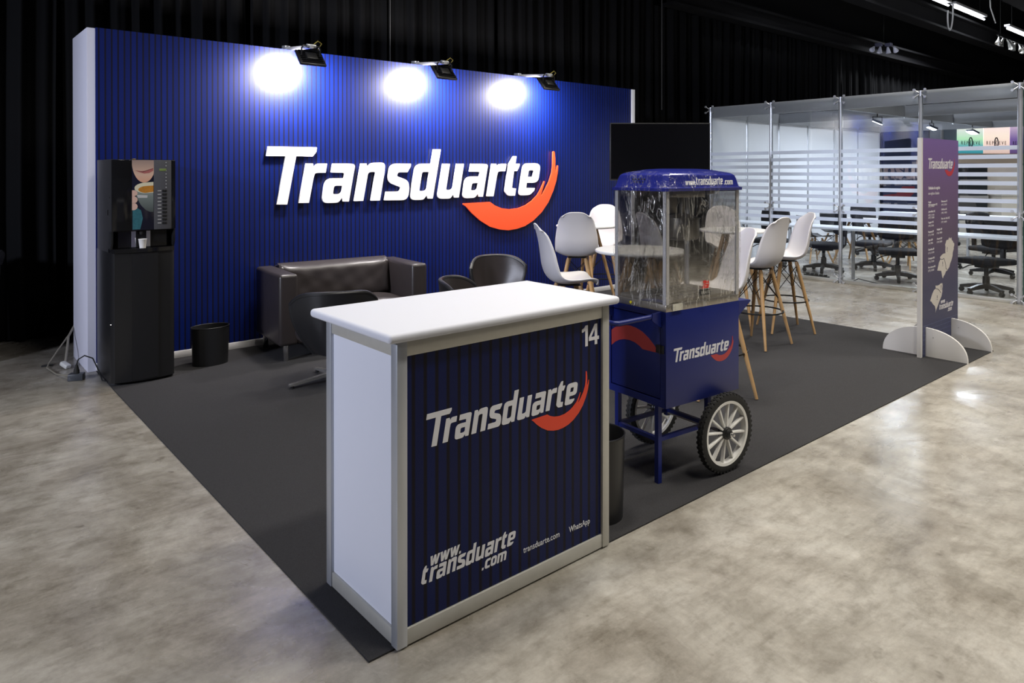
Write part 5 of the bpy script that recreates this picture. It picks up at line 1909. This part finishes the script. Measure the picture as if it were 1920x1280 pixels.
B0 = Vector((16.85, 3.78, 0.03))
BR = math.radians(-34)
lb_ = thing('lit_booth', 'neighbouring booth with glowing green, peach and purple header panels', 'booth', B0, BR)
pan = [('header_panel', 0.0, 0.62, [(0, (0.03, 0.22, 0.28)), (0.25, (0.10, 0.36, 0.38)), (0.5, (0.42, 0.72, 0.45)), (0.75, (0.62, 0.72, 0.66)), (1, (0.95, 0.80, 0.74))]),
       ('header_panel', 0.62, 1.28, [(0, (0.62, 0.45, 0.40)), (0.3, (0.85, 0.62, 0.55)), (0.6, (0.95, 0.78, 0.66)), (1, (0.90, 0.72, 0.72))]),
       ('header_panel', 1.28, 1.75, [(0, (0.10, 0.06, 0.16)), (0.5, (0.16, 0.10, 0.30)), (1, (0.55, 0.42, 0.55))]),
       ('header_panel', 1.75, 2.4, [(0, (0.02, 0.03, 0.16)), (1, (0.05, 0.06, 0.28))])]
tw = mat('header_text', (0.02, 0.03, 0.06), 0.5)
for i, (nm, x0, x1, st_) in enumerate(pan):
    b = MB()
    b.box(x0, x1 - 0.01, 0, 0.05, 1.94, 2.60)
    p = b.build(nm, gradient_mat('header_%d' % i, st_, 1.94, 2.60, 0.5, 1.1), lb_)
    if i < 3:
        wd = (x1 - x0) * 0.74
        text('header_word', 'R E P', tw, p, 0.12, x0 + 0.07, -0.004, 2.14, wd * 0.36, 0.004)
        if i < 2:
            text('header_word', 'E V E', tw, p, 0.12, x0 + 0.07 + wd * 0.64, -0.004, 2.14, wd * 0.36, 0.004)
            b = MB()
            n = 28
            xc = x0 + 0.07 + wd * 0.5
            b.tube([(xc + 0.042 * math.cos(2 * PI * q / n), -0.004, 2.18 + 0.12 * math.sin(2 * PI * q / n)) for q in range(n + 1)], 0.012, 6)
            b.tube([(xc, -0.004, 2.24), (xc - 0.015, -0.004, 2.18), (xc + 0.01, -0.004, 2.10)], 0.008, 6)
            b.build('header_emblem', tw, p)
b = MB()
b.box(0.0, 3.2, -0.05, 0.1, 1.72, 1.94)
b.build('wooden_beam', mat('pale_wood_beam', (0.60, 0.48, 0.38), 0.5), lb_)
lbw = thing('beige_booth_wall', 'beige wall with a teal edge behind the dark rack of the neighbouring booth', 'wall', B0 - Vector((0, 0, 0.03)), BR)
b = MB()
b.box(0.0, 3.2, 0.6, 0.7, 0.0, 1.71)
b.build('back_board', mat('beige_board', (0.66, 0.62, 0.56), 0.5), lbw)
b = MB()
b.box(0.0, 0.12, 0.52, 0.6, 0.0, 1.71)
b.build('teal_column', mat('teal_board', (0.12, 0.30, 0.28), 0.5), lbw)
rk = thing('dark_display_rack', 'dark display rack under the glowing green panel', 'rack', B0 + Vector((0.16, 0.03, -0.03)), BR)
b = MB()
b.box(0.0, 0.70, 0.0, 0.3, 0.45, 1.70)
b.build('rack_body', mat('dark_rack', (0.02, 0.025, 0.03), 0.5), rk)
for z in (0.62, 0.95, 1.32, 1.48):
    b = MB()
    b.box(0.0, 0.70, -0.03, 0.0, z, z + 0.06)
    b.build('shelf', mat('grey_shelf', (0.5, 0.48, 0.47), 0.5), rk)
b = MB()
b.box(0, 0.7, 0, 0.3, 0, 0.45)
b.build('rack_foot', MATS['beige_board'], rk)
cc = thing('cream_counter', 'cream counter of the neighbouring booth right of the dark rack', 'counter', B0 + Vector((0.82, -0.62, -0.03)), BR)
b = MB()
b.box(0, 1.3, 0, 0.45, 0.3, 1.0, 0.01)
b.build('counter_body', mat('cream_board', (0.80, 0.74, 0.64), 0.5), cc)
b = MB()
b.box(-0.03, 1.33, -0.03, 0.48, 1.0, 1.05, 0.005)
b.build('counter_top', mat('cream_top', (0.7, 0.66, 0.6), 0.4), cc)
b = MB()
b.box(0.03, 1.27, 0.04, 0.41, 0.0, 0.3)
b.build('counter_plinth', mat('brown_plinth', (0.14, 0.11, 0.09), 0.6), cc)

# ---------------------------------------------------------------- under the hall ceiling
tube_m = mat('lit_tube', (1, 1, 1), 0.5, emit=(0.92, 0.95, 1.0), estr=9)
for i, (x0, x1, y, lab) in enumerate(((12.4, 15.25, 3.45, 'nearer pair of white fluorescent tubes at the top right'), (15.4, 17.35, 3.42, 'second white fluorescent tube along the ceiling'), (18.9, 21.3, 3.40, 'fluorescent tube at the right edge above the glass room'))):
    t = thing('fluorescent_lamp', lab, 'lamp', (x0, y, 5.0), 0, 'fluorescent tubes under the ceiling')
    if i == 0:
        first_lamp = t
    b = MB()
    b.lathe([(0.02, 0.02), (0.02, x1 - x0 - 0.02)], 0, 0, 10, 'x')
    b.build('tube', tube_m, t)
    b = MB()
    b.box(0, x1 - x0, -0.06, 0.06, 0.05, 0.10, 0.004)
    b.build('lamp_housing', mat('pale_lamp_housing', (0.5, 0.5, 0.52), 0.4), t)
    for q in (0.15, 0.85):
        b = MB()
        b.tube([((x1 - x0) * q, 0, 0.09), ((x1 - x0) * q, 0, 2.0)], 0.005, 6)
        b.build('hanger_wire', wire, t)
b = MB()
b.tube([(15.1 + 0.33 * math.cos(a), 3.37 + 0.16 * math.cos(a), 4.80 + 0.33 * math.sin(a)) for a in [math.radians(-200 + 14 * q) for q in range(17)]], 0.016, 8)
lo = b.build('looped_cable', mat('white_cable', (0.7, 0.7, 0.7), 0.5), first_lamp)
lo.location = -first_lamp.location
b = MB()
b.tube([(17.3, 3.3, 7.0), (17.3, 3.3, 5.6), (17.35, 3.3, 5.25), (17.7, 3.3, 4.95)], 0.013, 8)
tag(b.build('hanging_cable', mat('white_cable', (0, 0, 0))), 'short white cable curving beside the second fluorescent tube', 'cable')

cl = thing('spot_cluster', 'cluster of small white spotlights hanging below the dark beams', 'lamp', (15.25, 4.75, 4.33))
cl.scale = (0.68, 0.68, 0.68)
for i, (dx, a) in enumerate(((-0.34, 0.95), (-0.12, 0.35), (0.14, -0.25), (0.36, -0.95))):
    b = MB()
    b.M = Matrix.Translation((dx * 0.7, dx * -0.6, -0.02)) @ Matrix.Rotation(a, 4, 'Y')
    b.lathe([(0.03, 0.0), (0.045, -0.06), (0.085, -0.20), (0.07, -0.21), (0.001, -0.15)], 0, 0, 16)
    b.build('spot_head', mat('spot_white', (0.75, 0.76, 0.9), 0.4), cl, smooth=True, angle=40)
for dx in (-0.12, 0.12):
    b = MB()
    b.M = Matrix.Translation((dx, -dx * 0.9, 0))
    b.box(-0.09, 0.09, -0.09, 0.09, 0.0, 0.10, 0.005)
    b.build('gear_box', mat('grey_gear', (0.10, 0.10, 0.16), 0.5), cl)
b = MB()
b.tube([(0, 0, 0.1), (0, 0, 3.95)], 0.008, 6)
b.build('suspension_wire', wire, cl)

tr = thing('spot_track', 'row of small shiny spotlights on a track at the right edge', 'lamp', (17.45, 3.19, 4.62), 0.0)
b = MB()
b.box(0, 2.6, -0.02, 0.02, 0.0, 0.03)
b.build('track', black_pl, tr)
for x in (0.2, 2.4):
    b = MB()
    b.tube([(x, 0, 0.03), (x, 0, 2.38)], 0.005, 6)
    b.build('hanger_wire', wire, tr)
for q in range(7):
    b = MB()
    b.M = Matrix.Translation((0.12 + q * 0.30, 0, -0.02)) @ Matrix.Rotation(0.5 * math.sin(q * 2.1), 4, 'X') @ Matrix.Rotation(0.4 * math.cos(q * 1.3), 4, 'Y')
    b.lathe([(0.02, 0.02), (0.03, -0.06), (0.075, -0.17), (0.06, -0.175), (0.001, -0.12)], 0, 0, 14)
    b.build('spot_head', mat('spot_silver', (0.75, 0.75, 0.72), 0.25, 0.7), tr, smooth=True, angle=40)
b = MB()
b.tube([(8.55, 5.6, 2.6), (8.55, 5.6, 6.9)], 0.006, 6)
tag(b.build('hanging_wire', mat('grey_wire', (0.12, 0.12, 0.12), 0.5)), 'thin wire hanging from the ceiling at the left end of the glass room', 'wire')
b = MB()
b.tube([(3.33, 5.6, 2.3), (3.33, 5.6, 6.9)], 0.004, 6)
tag(b.build('thin_line', MATS['grey_wire']), 'thin vertical line hanging in front of the drapes above the blue wall', 'wire')
